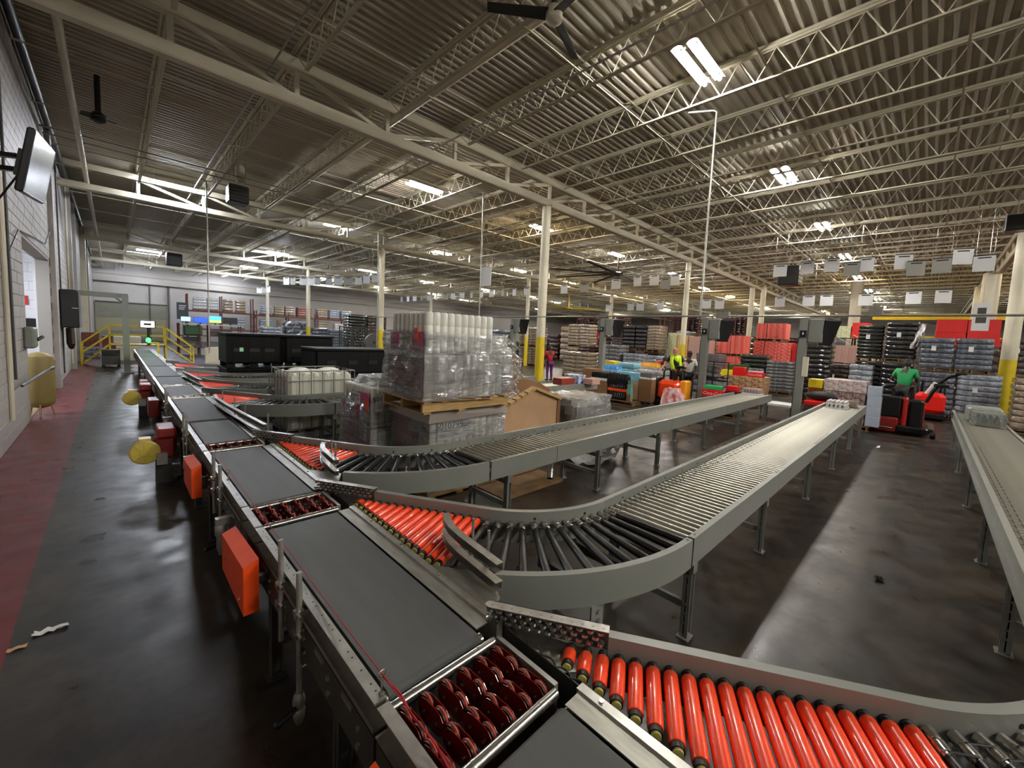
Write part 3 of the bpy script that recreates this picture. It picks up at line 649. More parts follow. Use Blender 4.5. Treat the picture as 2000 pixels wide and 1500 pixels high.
for dy, lb in ((0, 'short curved double guide rail beside the nearest full belt'), (2.2, 'short curved double guide rail at the third spur merge')):
    guide([(1.47, 2.16+dy), (1.43, 2.08+dy), (1.395, 1.98+dy), (1.375, 1.85+dy), (1.345, 1.48+dy)], (.945, .845), [(1.415, 1.80+dy), (1.39, 1.63+dy)], lb)
guide([(1.13, 8.3), (1.10, 7.9), (1.12, 7.2), (1.17, 6.3), (1.22, 5.55)], (.94, .83), [(1.17, 7.9), (1.19, 7.1), (1.22, 6.6), (1.26, 5.6)], 'long double guide rail running back beside the fifth belt')
guide([(1.12, 12.6), (1.15, 11.9), (1.22, 10.6)], (.94, .83), [(1.16, 12.3), (1.22, 10.9)], 'distant double guide rail behind the caged tank')

# ---------------------------------------------------------------- side equipment of the main line
def side_rods(ya, label):
    t = thing('sensor_bracket', label, 'bracket', (.57, ya, 0), 'rod brackets clamped to the left side of the line')
    for dy, zt, zb in ((0, 1.0, .45), (-.30, .96, .22)):
        y = ya+dy; x = .575
        MB().cyl((x, y, zb), (x, y, zt), .0125, 14).build('rod', M_galv, t)
        for z in (.76, .66):
            MB().box(x-.022, x+.045, y-.02, y+.02, z-.014, z+.014).cyl((x-.005, y-.02, z), (x-.005, y-.05, z), .009, 8).build('clamp', M_chrome, t)
    MB().lathe((.575, ya-.3, .36), (0, 0, -1), [(0, .018), (.02, .026), (.05, .029), (.08, .022), (.09, .028), (.13, .024), (.16, .014)], 14).build('knob', M_galv, t)
    MB().lathe((.555, ya-.32, .3), (-.8, -.2, -.1), [(0, .012), (.04, .016), (.09, .02), (.1, .008)], 12).build('sensor', M_black, t)
    for z in (.56, .48): MB().cyl((.575, ya-.3, z), (.63, ya-.27, z-.01), .01, 8).build('stud', M_chrome, t)
    return t
side_rods(2.32, 'upright rods and clamps on the rail by the nearest full belt'); side_rods(4.35, 'upright rods and clamps beside the third belt'); side_rods(6.5, 'upright rods and clamps by the yellow motor'); side_rods(9.0, 'distant upright rods and clamps, rearmost')
def orange_guard(y0, y1, label, x0=.47):
    t = thing('orange_guard', label, 'guard', (x0, y0, 0), 'orange guards hanging under the left rail')
    MB().add([(x0, y0, .46), (x0, y1, .46), (x0, y1, .70), (x0, y0, .74), (x0+.075, y0, .46), (x0+.075, y1, .46), (x0+.075, y1, .735), (x0+.075, y0, .775)],
             [(0,1,2,3), (4,7,6,5), (0,4,5,1), (3,2,6,7), (0,3,7,4), (1,5,6,2)]).build('shell', M_guard, t)
    for yy, z in ((y0+.1, .52), (y1-.12, .58)): MB().cyl((x0, yy, z), (x0-.008, yy, z), .01, 8).build('bolt', M_galv, t)
    MB().box(x0+.075, .60, y0+.05, y0+.09, .60, .64).box(x0+.075, .60, y1-.1, y1-.06, .60, .64).build('mount', M_greyd, t)
    return t
orange_guard(2.64, 3.28, 'orange sheet guard beside the long near belt'); orange_guard(4.8, 5.4, 'second orange guard, by the third belt'); orange_guard(.55, 1.15, 'orange guard corner cut by the bottom edge')
def motor(x, y, z, label, s_=1.):
    t = thing('gear_motor', label, 'motor', (x, y, 0), 'yellow motors on red gearboxes')
    MB().lathe((x, y, z), (0, -1, 0), [(-.24, .09), (-.22, .12), (0, .125), (.01, .145), (.05, .145), (.062, .132), (.064, .05), (.07, .045), (.072, .01)], 24).build('motor_body', M_motor, t)
    for k in range(8):
        a = 2*pi*k/8; MB().bar((x+.03*math.cos(a), y-.07, z+.03*math.sin(a)), (x+.128*math.cos(a), y-.066, z+.128*math.sin(a)), .012, .012).build('fan_guard_rib', M_yel, t)
    MB().box(x-.05, x+.06, y+.02, y+.16, z+.1, z+.16).build('terminal_box', M_motor, t)
    MB().cbox(x+.08, x+.30, y+.08, y+.32, z-.14, z+.14, .03).build('gearbox', M_mred, t)
    MB().cbox(x+.12, x+.30, y+.02, y+.5, z+.14, z+.26, .02).build('gearbox_head', M_mred, t)
    MB().box(x+.1, x+.2, y-.12, y-.02, z-.16, z-.02).build('junction_box', M_galv, t)
    return t
motor(.24, 6.9, .46, 'pale yellow motor with fan cover, nearest on the line'); motor(.24, 11.7, .48, 'second yellow motor farther down the line')
for i, y in enumerate((7.0, 11.9)): tag(MB().box(.34, .5, y+.02, y+.14, 0, .32).build('motor_pedestal', M_greyd), 'dark pedestal under the %s yellow motor' % ('near', 'far')[i], 'pedestal')
for y in (7.4, 10.2, 13.5):
    tag(MB().cbox(.42, .58, y, y+.5, .3, .62, .02).build('gearbox_housing', M_mred), 'dark red gearbox under the line, '+{7.4: 'behind the nearest motor', 10.2: 'between the two motors', 13.5: 'beyond the second motor'}[y], 'gearbox', 'red gearboxes under the line')
for y in (3.75, 5.75, 8.3):
    b = MB().lathe((.53, y, .60), (0, 0, -1), [(0, .02), (.03, .035), (.1, .035), (.12, .025), (.2, .028), (.26, .012)], 12).box(.5, .62, y-.03, y+.03, .58, .63)
    tag(b.build('belt_tensioner', M_galv), 'steel belt tensioner knob hanging from the left rail, '+{3.75: 'nearest', 5.75: 'middle', 8.3: 'farthest'}[y], 'tensioner', 'tensioners under the left rail')
# red pull cord and eye bolts
def eye(x, y, label):
    t = thing('eye_bolt', label, 'eye bolt', (x, y, .8), 'eye bolts carrying the red cord')
    MB().cyl((x, y, .80), (x, y, .87), .005, 8).build('shank', M_chrome, t)
    MB().tube([(x+.013*math.cos(a), y, .882+.013*math.sin(a)) for a in [2*pi*k/14 for k in range(15)]], .003, 6).build('ring', M_chrome, t)
    MB().cyl((x, y, .80), (x, y, .808), .011, 6).build('nut', M_chrome, t)
eye(.636, 1.30, 'eye bolt at the lower corner of the long belt'); eye(.636, 4.1, 'eye bolt on the rail by the third belt')
pts = []
for a, b_, sag in (((.62, -.2, .87), (.636, 1.30, .882), .05), ((.636, 1.30, .882), (.645, 4.1, .882), .075), ((.645, 4.1, .882), (.636, 8.5, .88), .06)):
    for k in range(24): q = k/24; pts.append((a[0]+(b_[0]-a[0])*q+.035*math.sin(pi*q), a[1]+(b_[1]-a[1])*q, a[2]+(b_[2]-a[2])*q-4*sag*q*(1-q)))
tag(MB().tube(pts, .0026, 6).build('pull_cord', M_cord), 'red emergency pull cord strung along the left rail of the line', 'cord')
tag(MB().tube([(.638, 1.29, .875), (.655, 1.2, .86), (.648, 1.1, .85), (.665, 1.0, .83), (.655, .9, .82), (.67, .8, .815)], .004, 6).build('cord_tail', M_cord), 'knotted tail of the red cord over the nearest wheel transfer', 'cord')
# photocells on the side channel
for y, lb in ((3.2, 'beside the second transfer'),):
    t = thing('photo_sensor', 'small dark sensor on the spur-side rail, '+lb, 'sensor', (1.2, y, .8), 'photo sensors')
    MB().cbox(1.18, 1.215, y, y+.05, .80, .835, .005).build('housing', M_black, t); MB().cyl((1.18, y+.025, .82), (1.175, y+.025, .82), .008, 10).build('lens', M_chrome, t)
# bracket under middle spur, debris on the floor
t = thing('idler_bracket', 'grey bracket plate with bolts under the middle spur curve', 'bracket', (1.9, 1.2, 0))
MB().box(1.84, 1.96, 1.24, 1.25, .44, .6).build('plate', M_grey, t)
for z in (.5, .55): MB().cyl((1.9, 1.24, z), (1.9, 1.225, z), .012, 6).build('bolt', M_chrome, t)
for x in (1.5, 1.62, 1.74):
    tag(MB().cyl((x, 1.35, .52), (x+.16, 1.9, .52), .022, 12).build('return_roller', M_chrome), 'bare return roller showing under the middle spur, %s' % {1.5: 'left', 1.62: 'centre', 1.74: 'right'}[x], 'roller', 'return rollers')
def crumple(name, x, y, sx, sy, h, m, label, cat, seed, z=0.):
    rnd = random.Random(seed); M_ = MB(); n = 5; vs = []
    for i in range(n+1):
        for j in range(n+1): vs.append((x+(i/n-.5)*sx+rnd.uniform(-1, 1)*sx*.06, y+(j/n-.5)*sy+rnd.uniform(-1, 1)*sy*.06, z+.002+rnd.uniform(0, h)))
    M_.add(vs, [(i*(n+1)+j, (i+1)*(n+1)+j, (i+1)*(n+1)+j+1, i*(n+1)+j+1) for i in range(n) for j in range(n)])
    o = M_.build(name, m); sm = o.modifiers.new('thick', 'SOLIDIFY'); sm.thickness = .0015; return tag(o, label, cat)
crumple('paper_scrap', -.34, 4.05, .15, .05, .02, M_paper, 'torn white paper scrap on the dark aisle floor', 'litter', 1)
crumple('leaf_scrap', -.47, 3.95, .08, .035, .01, M_card, 'small tan scrap beside the white paper on the floor', 'litter', 2)
crumple('dark_scrap', 4.92, .15, .07, .06, .03, M_rubber, 'small dark scrap in the bright floor streak', 'litter', 3)
crumple('pale_scrap', 12.1, .65, .3, .05, .02, M_paper, 'pale strip of litter on the floor near the black pallet truck', 'litter', 4)

# ---------------------------------------------------------------- goods
def wrapm(name, rgb, var=.35, rough=.13, vs=7, bump=1.):
    return mat(name, rgb, rough, var=var, vscale=vs, bump=bump, scale=11, coat=1., bdist=.05)
G_slate = wrapm('slate_film_packs', (.40, .43, .48), .5); G_slate2 = wrapm('silver_film_packs', (.62, .65, .70), .5)
G_dkgreen = wrapm('dark_green_packs', (.13, .16, .14), .6); G_black = wrapm('dark_cola_packs', (.11, .10, .11), .6); G_brown = wrapm('beige_bag_packs', (.56, .50, .42))
G_mar = wrapm('maroon_packs', (.24, .10, .10), .5); G_dkbr = wrapm('dark_brown_packs', (.30, .25, .24), .5); G_red = mat('red_cartons', (.86, .18, .14), .45, var=.35, vscale=9, dark=(.93, .55, .50), bump=.15)
G_redp = mat('bright_red_cartons', (.82, .10, .09), .45, var=.1, vscale=6); G_pinkc = mat('pale_pink_cartons', (.76, .60, .55), .5, var=.2, vscale=14); G_cream = mat('cream_cartons', (.82, .80, .66), .5, var=.25, vscale=12, dark=(.62, .66, .50))
G_orange = mat('pale_orange_cartons', (.86, .68, .42), .5, var=.25, vscale=12); G_green = mat('green_crate', (.08, .34, .14), .4, var=.2, vscale=6); G_grey = wrapm('grey_can_packs', (.50, .50, .52), .5); G_greym = mat('mauve_crates', (.42, .38, .41), .5, var=.4, vscale=14)
G_white = wrapm('white_wrapped_packs', (.80, .80, .80), .3); G_tanw = wrapm('tan_wrapped_packs', (.62, .55, .47), .45); G_yel = mat('yellow_crate', (.92, .86, .10), .4); G_water = mat('blue_water_packs', (.25, .55, .80), .2, var=.5, vscale=16, dark=(.70, .85, .92), coat=.5)
G_ltblue = mat('pale_blue_packs', (.55, .78, .86), .25, var=.3, vscale=12, coat=.5); G_oj = mat('orange_juice_packs', (.92, .68, .18), .3, var=.4, vscale=14, dark=(.95, .88, .7))
def pallet_at(t, x0, x1, y0, y1, z0, h=.13, m=M_woodd, along='x'):
    n = 6
    for k in range(3):
        y = y0+.03+(y1-y0-.1)*k/2; MB().box(x0, x1, y, y+.04, z0+.018, z0+h-.018).build('stringer', m, t)
    for k in range(n):
        x = x0+(x1-x0-.1)*k/(n-1); MB().box(x, x+.1, y0, y1, z0+h-.018, z0+h).build('deck_board', m, t)
    for k in (0, 2, 5):
        x = x0+(x1-x0-.1)*k/(n-1); MB().box(x, x+.1, y0, y1, z0, z0+.018).build('bottom_board', m, t)
_pk = {}
def packmesh(w, d_, h, c, m, style):
    k = (round(w, 2), round(d_, 2), round(h, 3), m.name, style)
    if k in _pk: return _pk[k]
    b = MB()
    if style == 'bottles':                      # tray with a row of caps and shoulders along the faces
        b.cbox(0, d_, 0, w, 0, h*.62, .012); n = max(3, int(w/.095))
        for i in range(n):
            y = (i+.5)*w/n
            for x in (w/n*.5, w/n*1.55): b.lathe((x, y, h*.6), (0, 0, 1), [(0, w/n*.46), (h*.15, w/n*.44), (h*.3, w/n*.16), (h*.38, w/n*.16)], 7)
    elif style == 'bulge':                      # soft rounded layer
        m_ = 7; rings = []
        for k in range(m_+1):
            a = -pi/2+pi*k/m_; ins = c*1.1*(1-math.cos(a)**.6 if math.cos(a) > 1e-6 else 1); zz = h/2+h/2*.98*math.sin(a)
            rr = .06; pts = []
            for (px, py, a0) in ((d_-rr, w-rr, 0), (rr, w-rr, pi/2), (rr, rr, pi), (d_-rr, rr, 1.5*pi)):
                for q in range(4): an_ = a0+pi/2*q/3; pts.append((px+(rr-ins)*math.cos(an_), py+(rr-ins)*math.sin(an_), zz))
            rings.append(pts)
        n_ = 16; b.add([p for r_ in rings for p in r_], [(i*n_+j, i*n_+(j+1) % n_, (i+1)*n_+(j+1) % n_, (i+1)*n_+j) for i in range(m_) for j in range(n_)], True)
        b.f += [tuple(range(n_-1, -1, -1)), tuple(range(m_*n_, m_*n_+n_))]; b.sm += [False]*2
    else: b.cbox(0, d_, 0, w, 0.001, h, c)
    _pk[k] = b.mesh('pack', m); return _pk[k]
def stack(label, x0, y0, y1, z0, z1, n, m, group, k=2, depth=1.05, style='bulge', name='wrapped_pallet_load', pal=True, cat='pallet load', jit=.012, mats=None):
    if style == 'bulge' and (y1-y0) < 1.4: k = 1
    t = thing(name, label, cat, (x0+depth/2, (y0+y1)/2, z0), group)
    ph = .13 if pal else 0
    if pal: pallet_at(t, x0, x0+depth, y0, y1, z0)
    h = (z1-z0-ph)/n; rnd = random.Random(hash((round(x0*10), round(y0*10), n)) % 9999)
    for i in range(n):
        w = (y1-y0)/k; c = h*.27 if style == 'bulge' else .008; dl = rnd.uniform(-jit, jit)
        mm = mats[i % len(mats)] if mats else m
        pm = packmesh(w, depth, h, c, mm, style)
        for j in range(k):
            inst(pm, 'pack', t, (-depth/2+rnd.uniform(-jit, jit), y0+j*w-(y0+y1)/2+dl, ph+i*h))
    if n >= 6 and 'load' in label and ('slate' in label or 'tall' in label or 'dark' in label) and x0 < 25:
        MB().box(-depth/2-.03, -depth/2-.022, .02, .14, (z1-z0)*.62, (z1-z0)*.62+.17).build('paper_label', M_paper, t, local=True)
    return t
gA = 'wrapped pallet loads at the right of the hall'
stack('slate-blue wrapped load on the upper level, left of the pair', 20, -.60, .27, 1.62, 2.79, 6, G_slate, gA); stack('slate-blue wrapped load on the upper level, right of the pair', 20, -1.50, -.63, 1.62, 2.80, 6, G_slate, gA)
stack('silver wrapped load under the left slate pallet, behind the red truck', 20, -.72, .20, .0, 1.60, 8, G_slate, gA); stack('shiny silver wrapped load under the right slate pallet', 20, -1.80, -.76, 0, 1.60, 8, G_slate2, gA)
stack('pale brown wrapped load by the yellow column base', 18.4, -2.95, -1.9, 0, 1.62, 8, G_tanw, gA)
for nm, x_, y_, z_ in (('tallest black-green load', 20.44, .30, 3.30), ('black load behind the right terminal post', 18.94, 2.66, 3.2)):
    rq = random.Random(int(x_*10)); b = MB()
    for k in range(5): b.tube([(x_+rq.uniform(-.06, .06), y_-.05+.02*q*k*.5+rq.uniform(-.06, .06), z_-q*.13) for q in range(8)], .018+.006*k, 5)
    tag(b.build('film_tail', M_film), 'knotted tail of clear film hanging from the '+nm, 'film', 'film tails')
stack('dark brown wrapped load behind the right column', 23.5, -2.9, -1.95, 1.5, 2.98, 6, G_dkbr, gA); stack('lower dark wrapped load behind the right column', 23.5, -2.9, -1.95, 0, 1.49, 6, G_dkbr, gA)
stack('tall dark green load, left of the two tall ones', 21.2, 1.36, 2.18, 1.82, 3.28, 9, G_dkgreen, gA); stack('tallest black-green load with trailing white film', 20.5, .36, 1.27, 1.86, 3.38, 8, G_black, gA)
stack('dark wrapped load under the left tall green one', 21.2, 1.30, 2.18, 0, 1.80, 9, G_black, gA); stack('dark wrapped load beside the green-shirted worker', 19.9, .36, 1.27, 0, 1.84, 9, G_black, gA)
stack('black load topped with knotted white film, behind the right terminal post', 19, 2.72, 3.62, 2.42, 3.24, 5, G_black, gA); stack('black load under the film-knotted one', 19, 2.72, 3.56, 0, 2.40, 12, G_black, gA)
stack('pinkish cartons between the dark loads', 26, 2.67, 3.55, 1.62, 2.5, 10, G_pinkc, gA, 3, style='box', pal=False); stack('mint green cartons beside the pinkish ones', 26, 3.58, 3.95, 1.62, 2.45, 6, mat('mint', (.45, .75, .55), .5, var=.4, vscale=12), gA, 1, style='box', pal=False)
stack('lower cartons under the pinkish ones', 26, 2.67, 3.95, 0, 1.6, 8, G_dkbr, gA, 3, style='box'); stack('low dark wrapped load in front of the pinkish cartons', 21.4, 2.35, 3.30, .0, 1.62, 8, G_dkbr, gA)
stack('silver can packs behind the end of the middle spur', 19, 1.42, 2.1, 0, 1.72, 8, G_slate2, gA)
gB = 'red carton loads behind the workers'
stack('red and white carton load, left of the upper pair', 26, 8.75, 9.5, 1.62, 2.82, 9, G_red, gB, 2, style='box'); stack('red and white carton load, right of the upper pair', 26, 7.95, 8.72, 1.62, 2.84, 9, G_red, gB, 2, style='box')
stack('red carton load below the upper pair', 26, 8.2, 9.3, 0, 1.58, 10, G_red, gB, 2, style='box'); stack('pale red carton load at the top, left', 28, 7.36, 7.9, 2.63, 3.7, 7, G_red, gB, 2, style='box'); stack('pale red carton load at the top, right', 28, 6.3, 7.32, 2.63, 3.7, 7, G_red, gB, 3, style='box')
stack('red carton load right of the paired columns', 28, 7.43, 8.0, 0, 2.62, 12, G_red, gB, 1, style='box'); stack('striped red carton load, middle of the row', 28, 6.68, 7.4, 0, 2.60, 12, G_red, gB, 2, style='box'); stack('striped red carton load, right of the row', 28, 5.95, 6.65, 0, 2.56, 12, G_red, gB, 2, style='box'); stack('plain bright red carton load beside the right terminal post', 28, 5.3, 5.9, 0, 2.53, 12, G_redp, gB, 1, style='box')
gC = 'mixed carton loads at centre right'
stack('cream carton load behind the yellow-vested worker', 25, 11.66, 12.3, 0, 2.88, 14, G_cream, gC, 2, style='box', depth=.8); stack('pale orange carton load behind the yellow-vested worker', 25, 10.95, 11.62, 0, 2.74, 12, G_orange, gC, 2, style='box', depth=.9)
stack('tan carton load right of the white column', 25, 10.2, 10.9, 0, 2.69, 12, G_pinkc, gC, 1, style='box', depth=.9); stack('pale pink carton load left of the centre terminal post', 25, 9.6, 10.15, 0, 2.47, 11, G_pinkc, gC, 1, style='box', depth=.9)
stack('mauve crate stack by the centre terminal post', 21, 7.55, 8.7, .0, 1.75, 10, G_greym, gC, 3, style='box'); stack('dark green crate stack under clear film', 22, 5.66, 6.86, 0, 1.82, 8, G_dkgreen, gC, 2); stack('bright green crates in front of the dark green stack', 21, 6.3, 7.1, 0, 1.3, 6, G_green, gC, 1, style='box', depth=.8)
stack('yellow crate on the green crates', 20.6, 6.7, 7.25, .72, 1.03, 1, G_yel, gC, 1, style='box', depth=.6, pal=False, name='yellow_crate', cat='crate'); stack('base crates under the yellow crate', 20.6, 6.6, 7.3, 0, .70, 3, G_dkbr, gC, 1, style='box', depth=.6, pal=False)
stack('grey can load under slack film in the open aisle', 22, 4.5, 5.66, .0, 1.58, 9, G_grey, gC, 2)
gD = 'bottle loads in the middle distance'
stack('beige bag-like bottle load on the upper level, near the centre column', 24, 17.9, 19.85, 1.62, 3.3, 7, G_brown, gD, 2); stack('beige load carrying the upper bag-like bottle load', 24, 17.9, 19.85, 0, 1.61, 7, G_brown, gD, 2); stack('beige bottle load below, near the centre column', 22, 17.3, 18.2, 0, 1.55, 7, G_brown, gD, 2); stack('maroon tray load left of the left terminal post', 22, 15.9, 17.15, 0, 1.78, 9, G_mar, gD, 1)
stack('dark bottle load on the upper level, beside the left terminal post', 24, 15.1, 15.95, 1.61, 3.33, 9, G_dkbr, gD, 2); stack('black bottle load on the upper level, left half', 24, 14.15, 15.05, 1.61, 3.28, 6, G_black, gD, 2); stack('black bottle load on the upper level, right half', 24, 13.3, 14.1, 1.61, 3.28, 6, G_black, gD, 2); stack('beige bottle load on the upper level, right of the black ones', 24, 12.35, 13.25, 1.61, 3.28, 8, G_tanw, gD, 2)
for i, (a, b_, m) in enumerate(((15.1, 15.95, G_dkbr), (14.15, 15.05, G_black), (13.3, 14.1, G_dkbr), (12.35, 13.25, G_mar))): stack(_on[i]+' lower load from the left terminal post, dark wrapped', 24, a, b_, 0, 1.6, 8, m, gD, 2)
stack('silver wrapped load in front of the black bottle loads', 21, 12.0, 13.1, 0, 1.5, 7, G_slate2, gD, 2); stack('silver wrapped load beside the left terminal post', 21, 13.3, 14.4, 0, 1.95, 8, G_grey, gD, 2); stack('grey wrapped load left of the yellow-vested worker', 19.5, 9.9, 11.0, 0, 1.5, 7, G_slate2, gD, 2)
stack('brown bottle load seen beside the tall bottle pallet', 22, 21.1, 23.0, 1.45, 2.9, 7, G_brown, gD, 3); stack('brown bottle load below, beside the tall bottle pallet', 22, 21.1, 23.0, 0, 1.43, 7, G_brown, gD, 3); stack('silver load left of the centre column', 20.5, 23.4, 24.6, 0, 2.6, 10, G_slate, gD, 2)
stack('beige wrapped load right of the red-shirted worker', 18.0, 13.4, 15.2, 0, 1.45, 6, G_brown, gD, 2); 
gE = 'wrapped loads in front of the wall rack'
for i, (x0, w_, z, m, nm) in enumerate(((7.8, 1.3, 2.0, G_slate2, 'left'), (9.3, 1.6, 2.5, G_slate, 'tallest'), (11.2, 1.2, 2.1, G_slate, 'third'), (12.6, 1.2, 2.0, G_slate2, 'right'))):
    stack('%s silver wrapped load of the row under the wall rack' % nm, x0, 36, 37.2, 0, z, 8, m, gE, 2, depth=w_)
stack('dark green bottle load behind the caged fan', 12.9, 33, 34.2, 0, 3.3, 14, G_dkgreen, gE, 1, depth=1.3); stack('black-brown bottle load right of the green one', 14.4, 33, 34.2, 0, 3.3, 12, G_dkbr, gE, 1, depth=1.6)

# wall rack
def rack(x0, x1, y, zs, ztop, label, name='pallet_rack', nb=3, cr=M_mar):
    t = thing(name, label, 'rack', ((x0+x1)/2, y, 0), 'storage racks')
    for k in range(nb+1):
        x = x0+(x1-x0)*k/nb
        for dy in (0, 1.0): MB().box(x-.05, x+.05, y+dy-.04, y+dy+.04, 0, ztop).build('upright', cr, t)
        for z in (.6, 1.6, 2.6): MB().bar((x, y, z), (x, y+1, z+.6), .03, .03).build('brace', cr, t)
    for z in zs:
        for dy in (0, 1.0): MB().box(x0, x1, y+dy-.03, y+dy+.03, z-.12, z).build('beam', cr, t)
        MB().box(x0, x1, y, y+1.0, z, z+.02).build('shelf_deck', M_greyd, t)
    return t
rack(4.9, 10.0, 50, (1.5, 3.2), 4.7, 'maroon pallet rack on the back wall, left run', nb=2); rack(10.3, 22, 50, (1.5, 3.15), 3.6, 'long maroon pallet rack on the back wall', nb=4)
gF = 'wrapped loads on the wall rack'
for i, (x0, x1, m) in enumerate(((5.3, 6.3, G_white), (6.35, 7.2, G_white), (7.6, 8.35, G_tanw), (8.6, 9.4, G_tanw), (10.7, 11.6, G_slate2), (11.9, 12.8, G_tanw), (12.9, 13.8, G_tanw), (14.1, 15.5, mat('pink_brown_cartons', (.55, .33, .29), .5, var=.2)), (16.1, 17.1, G_tanw), (17.4, 18.5, G_slate2), (18.7, 19.8, G_slate2))):
    stack(ORD[i]+' wrapped load from the left on the upper wall rack', x0, 50, 50.9, 3.22 if x0 < 10 else 3.17, 4.45 if x0 < 10 else 4.25, 4, m, gF, 1, depth=x1-x0)
for i, (x0, m) in enumerate(((8.2, G_slate2), (10.6, G_slate2), (12.2, G_tanw), (14.0, G_white), (16.0, G_tanw), (18.0, G_white))):
    stack(ORD[i]+' wrapped load from the left on the lower wall rack', x0, 50, 50.9, 1.52, 2.7, 4, m, gF, 1, depth=1.1)
t = thing('hanging_banner', 'dark grey banner with small white lettering left of the wall rack', 'sign', (4.45, 49, 0)); MB().box(4.05, 4.86, 49, 49.05, 2.3, 3.8).build('board', mat('dark_banner', (.20, .20, .22), .6), t)
for k in range(3): MB().box(4.2, 4.7-.06*k, 48.99, 49, 3.5-.16*k, 3.55-.16*k).build('text_line', M_paper, t)
MB().box(4.42, 4.48, 49, 49.04, 0, 2.3).build('post', M_greyd, t)
# far maroon racks at the right with dark goods
for y0, y1, lb in ((14.1, 17.6, 'high maroon rack above the carton loads, left'), (10.1, 13.0, 'high maroon rack above the red cartons'), (21, 27, 'high maroon rack beyond the tall bottle pallet')):
    t = thing('cantilever_rack', lb, 'rack', (34, (y0+y1)/2, 0), 'storage racks')
    for k in range(9): y = y0+(y1-y0)*k/8; MB().box(34, 34.08, y-.04, y+.04, 0, 4.7).build('upright', M_mar, t)
    for z in (1.6, 3.1): MB().box(34, 35.1, y0, y1, z-.1, z).build('beam', M_mar, t)
    MB().box(34, 34.05, y0, y1, 4.3, 4.36).build('top_rail', M_mar, t)
    n = int((y1-y0)/1.2)
    for k in range(n): stack(ORD[k]+' dark load from the left on the '+lb[:30], 34.15, y0+.1+k*1.2, y0+1.1+k*1.2, 3.12, 4.5, 6, (G_black, G_dkbr, G_grey)[k % 3], 'loads on the high racks', 1, depth=.9); stack(ORD[k]+' lower load from the left on the '+lb[:30], 34.15, y0+.1+k*1.2, y0+1.1+k*1.2, 1.62, 2.95, 6, (G_mar, G_black, G_redp)[k % 3], 'loads on the high racks', 1, depth=.9)
# filler rows farther back
rnd = random.Random(5); FM = [G_slate, G_dkbr, G_brown, G_black, G_tanw, G_grey, G_mar, G_slate2, G_dkgreen]
k = 0
for x, ya, yb in ((30, 13, 34), (40, -1, 33), (48, 0, 40)):
    y = ya; q = 0
    while y < yb:
        if not (7 < y < 10.5 and x == 30):
            stack(ORD[q]+' background load in the %s row of the far hall, counted from the right' % {30: 'nearest', 40: 'middle', 48: 'last'}[x], x, y, y+1.15, 0, rnd.choice((1.7, 2.6, 3.2, 3.4)), 6, rnd.choice(FM), 'background loads in the far hall', 1, style='bulge'); q += 1
        y += 1.45
for i, y in enumerate((-.9, -1.95)): stack('dark red carton stack above the slate loads, %s' % ('left', 'right')[i], 27, y-.2, y+.8, 2.7, 3.9, 2, G_redp, 'dark red stacks', 1, style='box', pal=False)
stack('base load under the dark red cartons', 27, -2.3, .1, 0, 2.68, 7, G_dkbr, gA, 2)
stack('red box on the shelf left of the tall green load', 30, 2.6, 3.4, 3.0, 3.9, 2, G_redp, 'dark red stacks', 1, style='box', pal=False); stack('tan cartons beside the red box on the shelf', 30, 3.45, 4.2, 3.0, 3.7, 2, G_cream, 'dark red stacks', 1, style='box', pal=False)
for yy, nm in ((2.3, 'right'), (3.31, 'left')): rack(29.9, 31.1, yy, (1.5, 2.985), 3.05, 'white-beamed shelf behind the pinkish cartons, %s half' % nm, nb=1, cr=M_white)
tag(MB().box(38, 38.4, -5, 3.2, 4.6, 5.0).box(38, 38.3, -5, 3.2, 3.4, 3.5).build('yellow_beam', M_yel), 'yellow beam behind the cream columns at right', 'beam')

# ---------------------------------------------------------------- stretch film, bottle pallets near the centre
def film_shell(t, x0, x1, y0, y1, z0, z1, seed=1, amp=.018, top=True, taper=.0, name='stretch_film', n=14, m=None):
    rnd = random.Random(seed); b = MB()
    ring = []
    nx_, ny_ = max(4, int((x1-x0)*n)), max(4, int((y1-y0)*n)); nz = max(4, int((z1-z0)*n*.7))
    base = [(x0+(x1-x0)*i/nx_, y0) for i in range(nx_)]+[(x1, y0+(y1-y0)*i/ny_) for i in range(ny_)]+[(x1-(x1-x0)*i/nx_, y1) for i in range(nx_)]+[(x0, y1-(y1-y0)*i/ny_) for i in range(ny_)]
    N_b = len(base); cx_, cy_ = (x0+x1)/2, (y0+y1)/2; ph = [rnd.uniform(0, 6.28) for _ in range(8)]
    for k in range(nz+1):
        q = k/nz; z = z0+(z1-z0)*q; s_ = 1-taper*q*q
        for i, (x, y) in enumerate(base):
            a = 2*pi*i/N_b; f = amp*(math.sin(a*9+ph[0]+3*q)+.7*math.sin(a*17+ph[1]-5*q)+.5*math.sin(23*q+ph[2]+a*3)); f += rnd.uniform(-.5, .5)*amp
            dx_, dy_ = x-cx_, y-cy_; L = math.hypot(dx_, dy_); b.v.append((cx_+dx_*s_*(1+f/L), cy_+dy_*s_*(1+f/L), z+rnd.uniform(-.3, .3)*amp))
    for k in range(nz):
        for i in range(N_b): j = (i+1) % N_b; b.f.append((k*N_b+i, k*N_b+j, (k+1)*N_b+j, (k+1)*N_b+i)); b.sm.append(True)
    if top:
        c = len(b.v); b.v.append((cx_, cy_, z1-.02)); o = nz*N_b
        for i in range(N_b): b.f.append((o+i, o+(i+1) % N_b, c)); b.sm.append(True)
    return b.build(name, m or M_film, t)
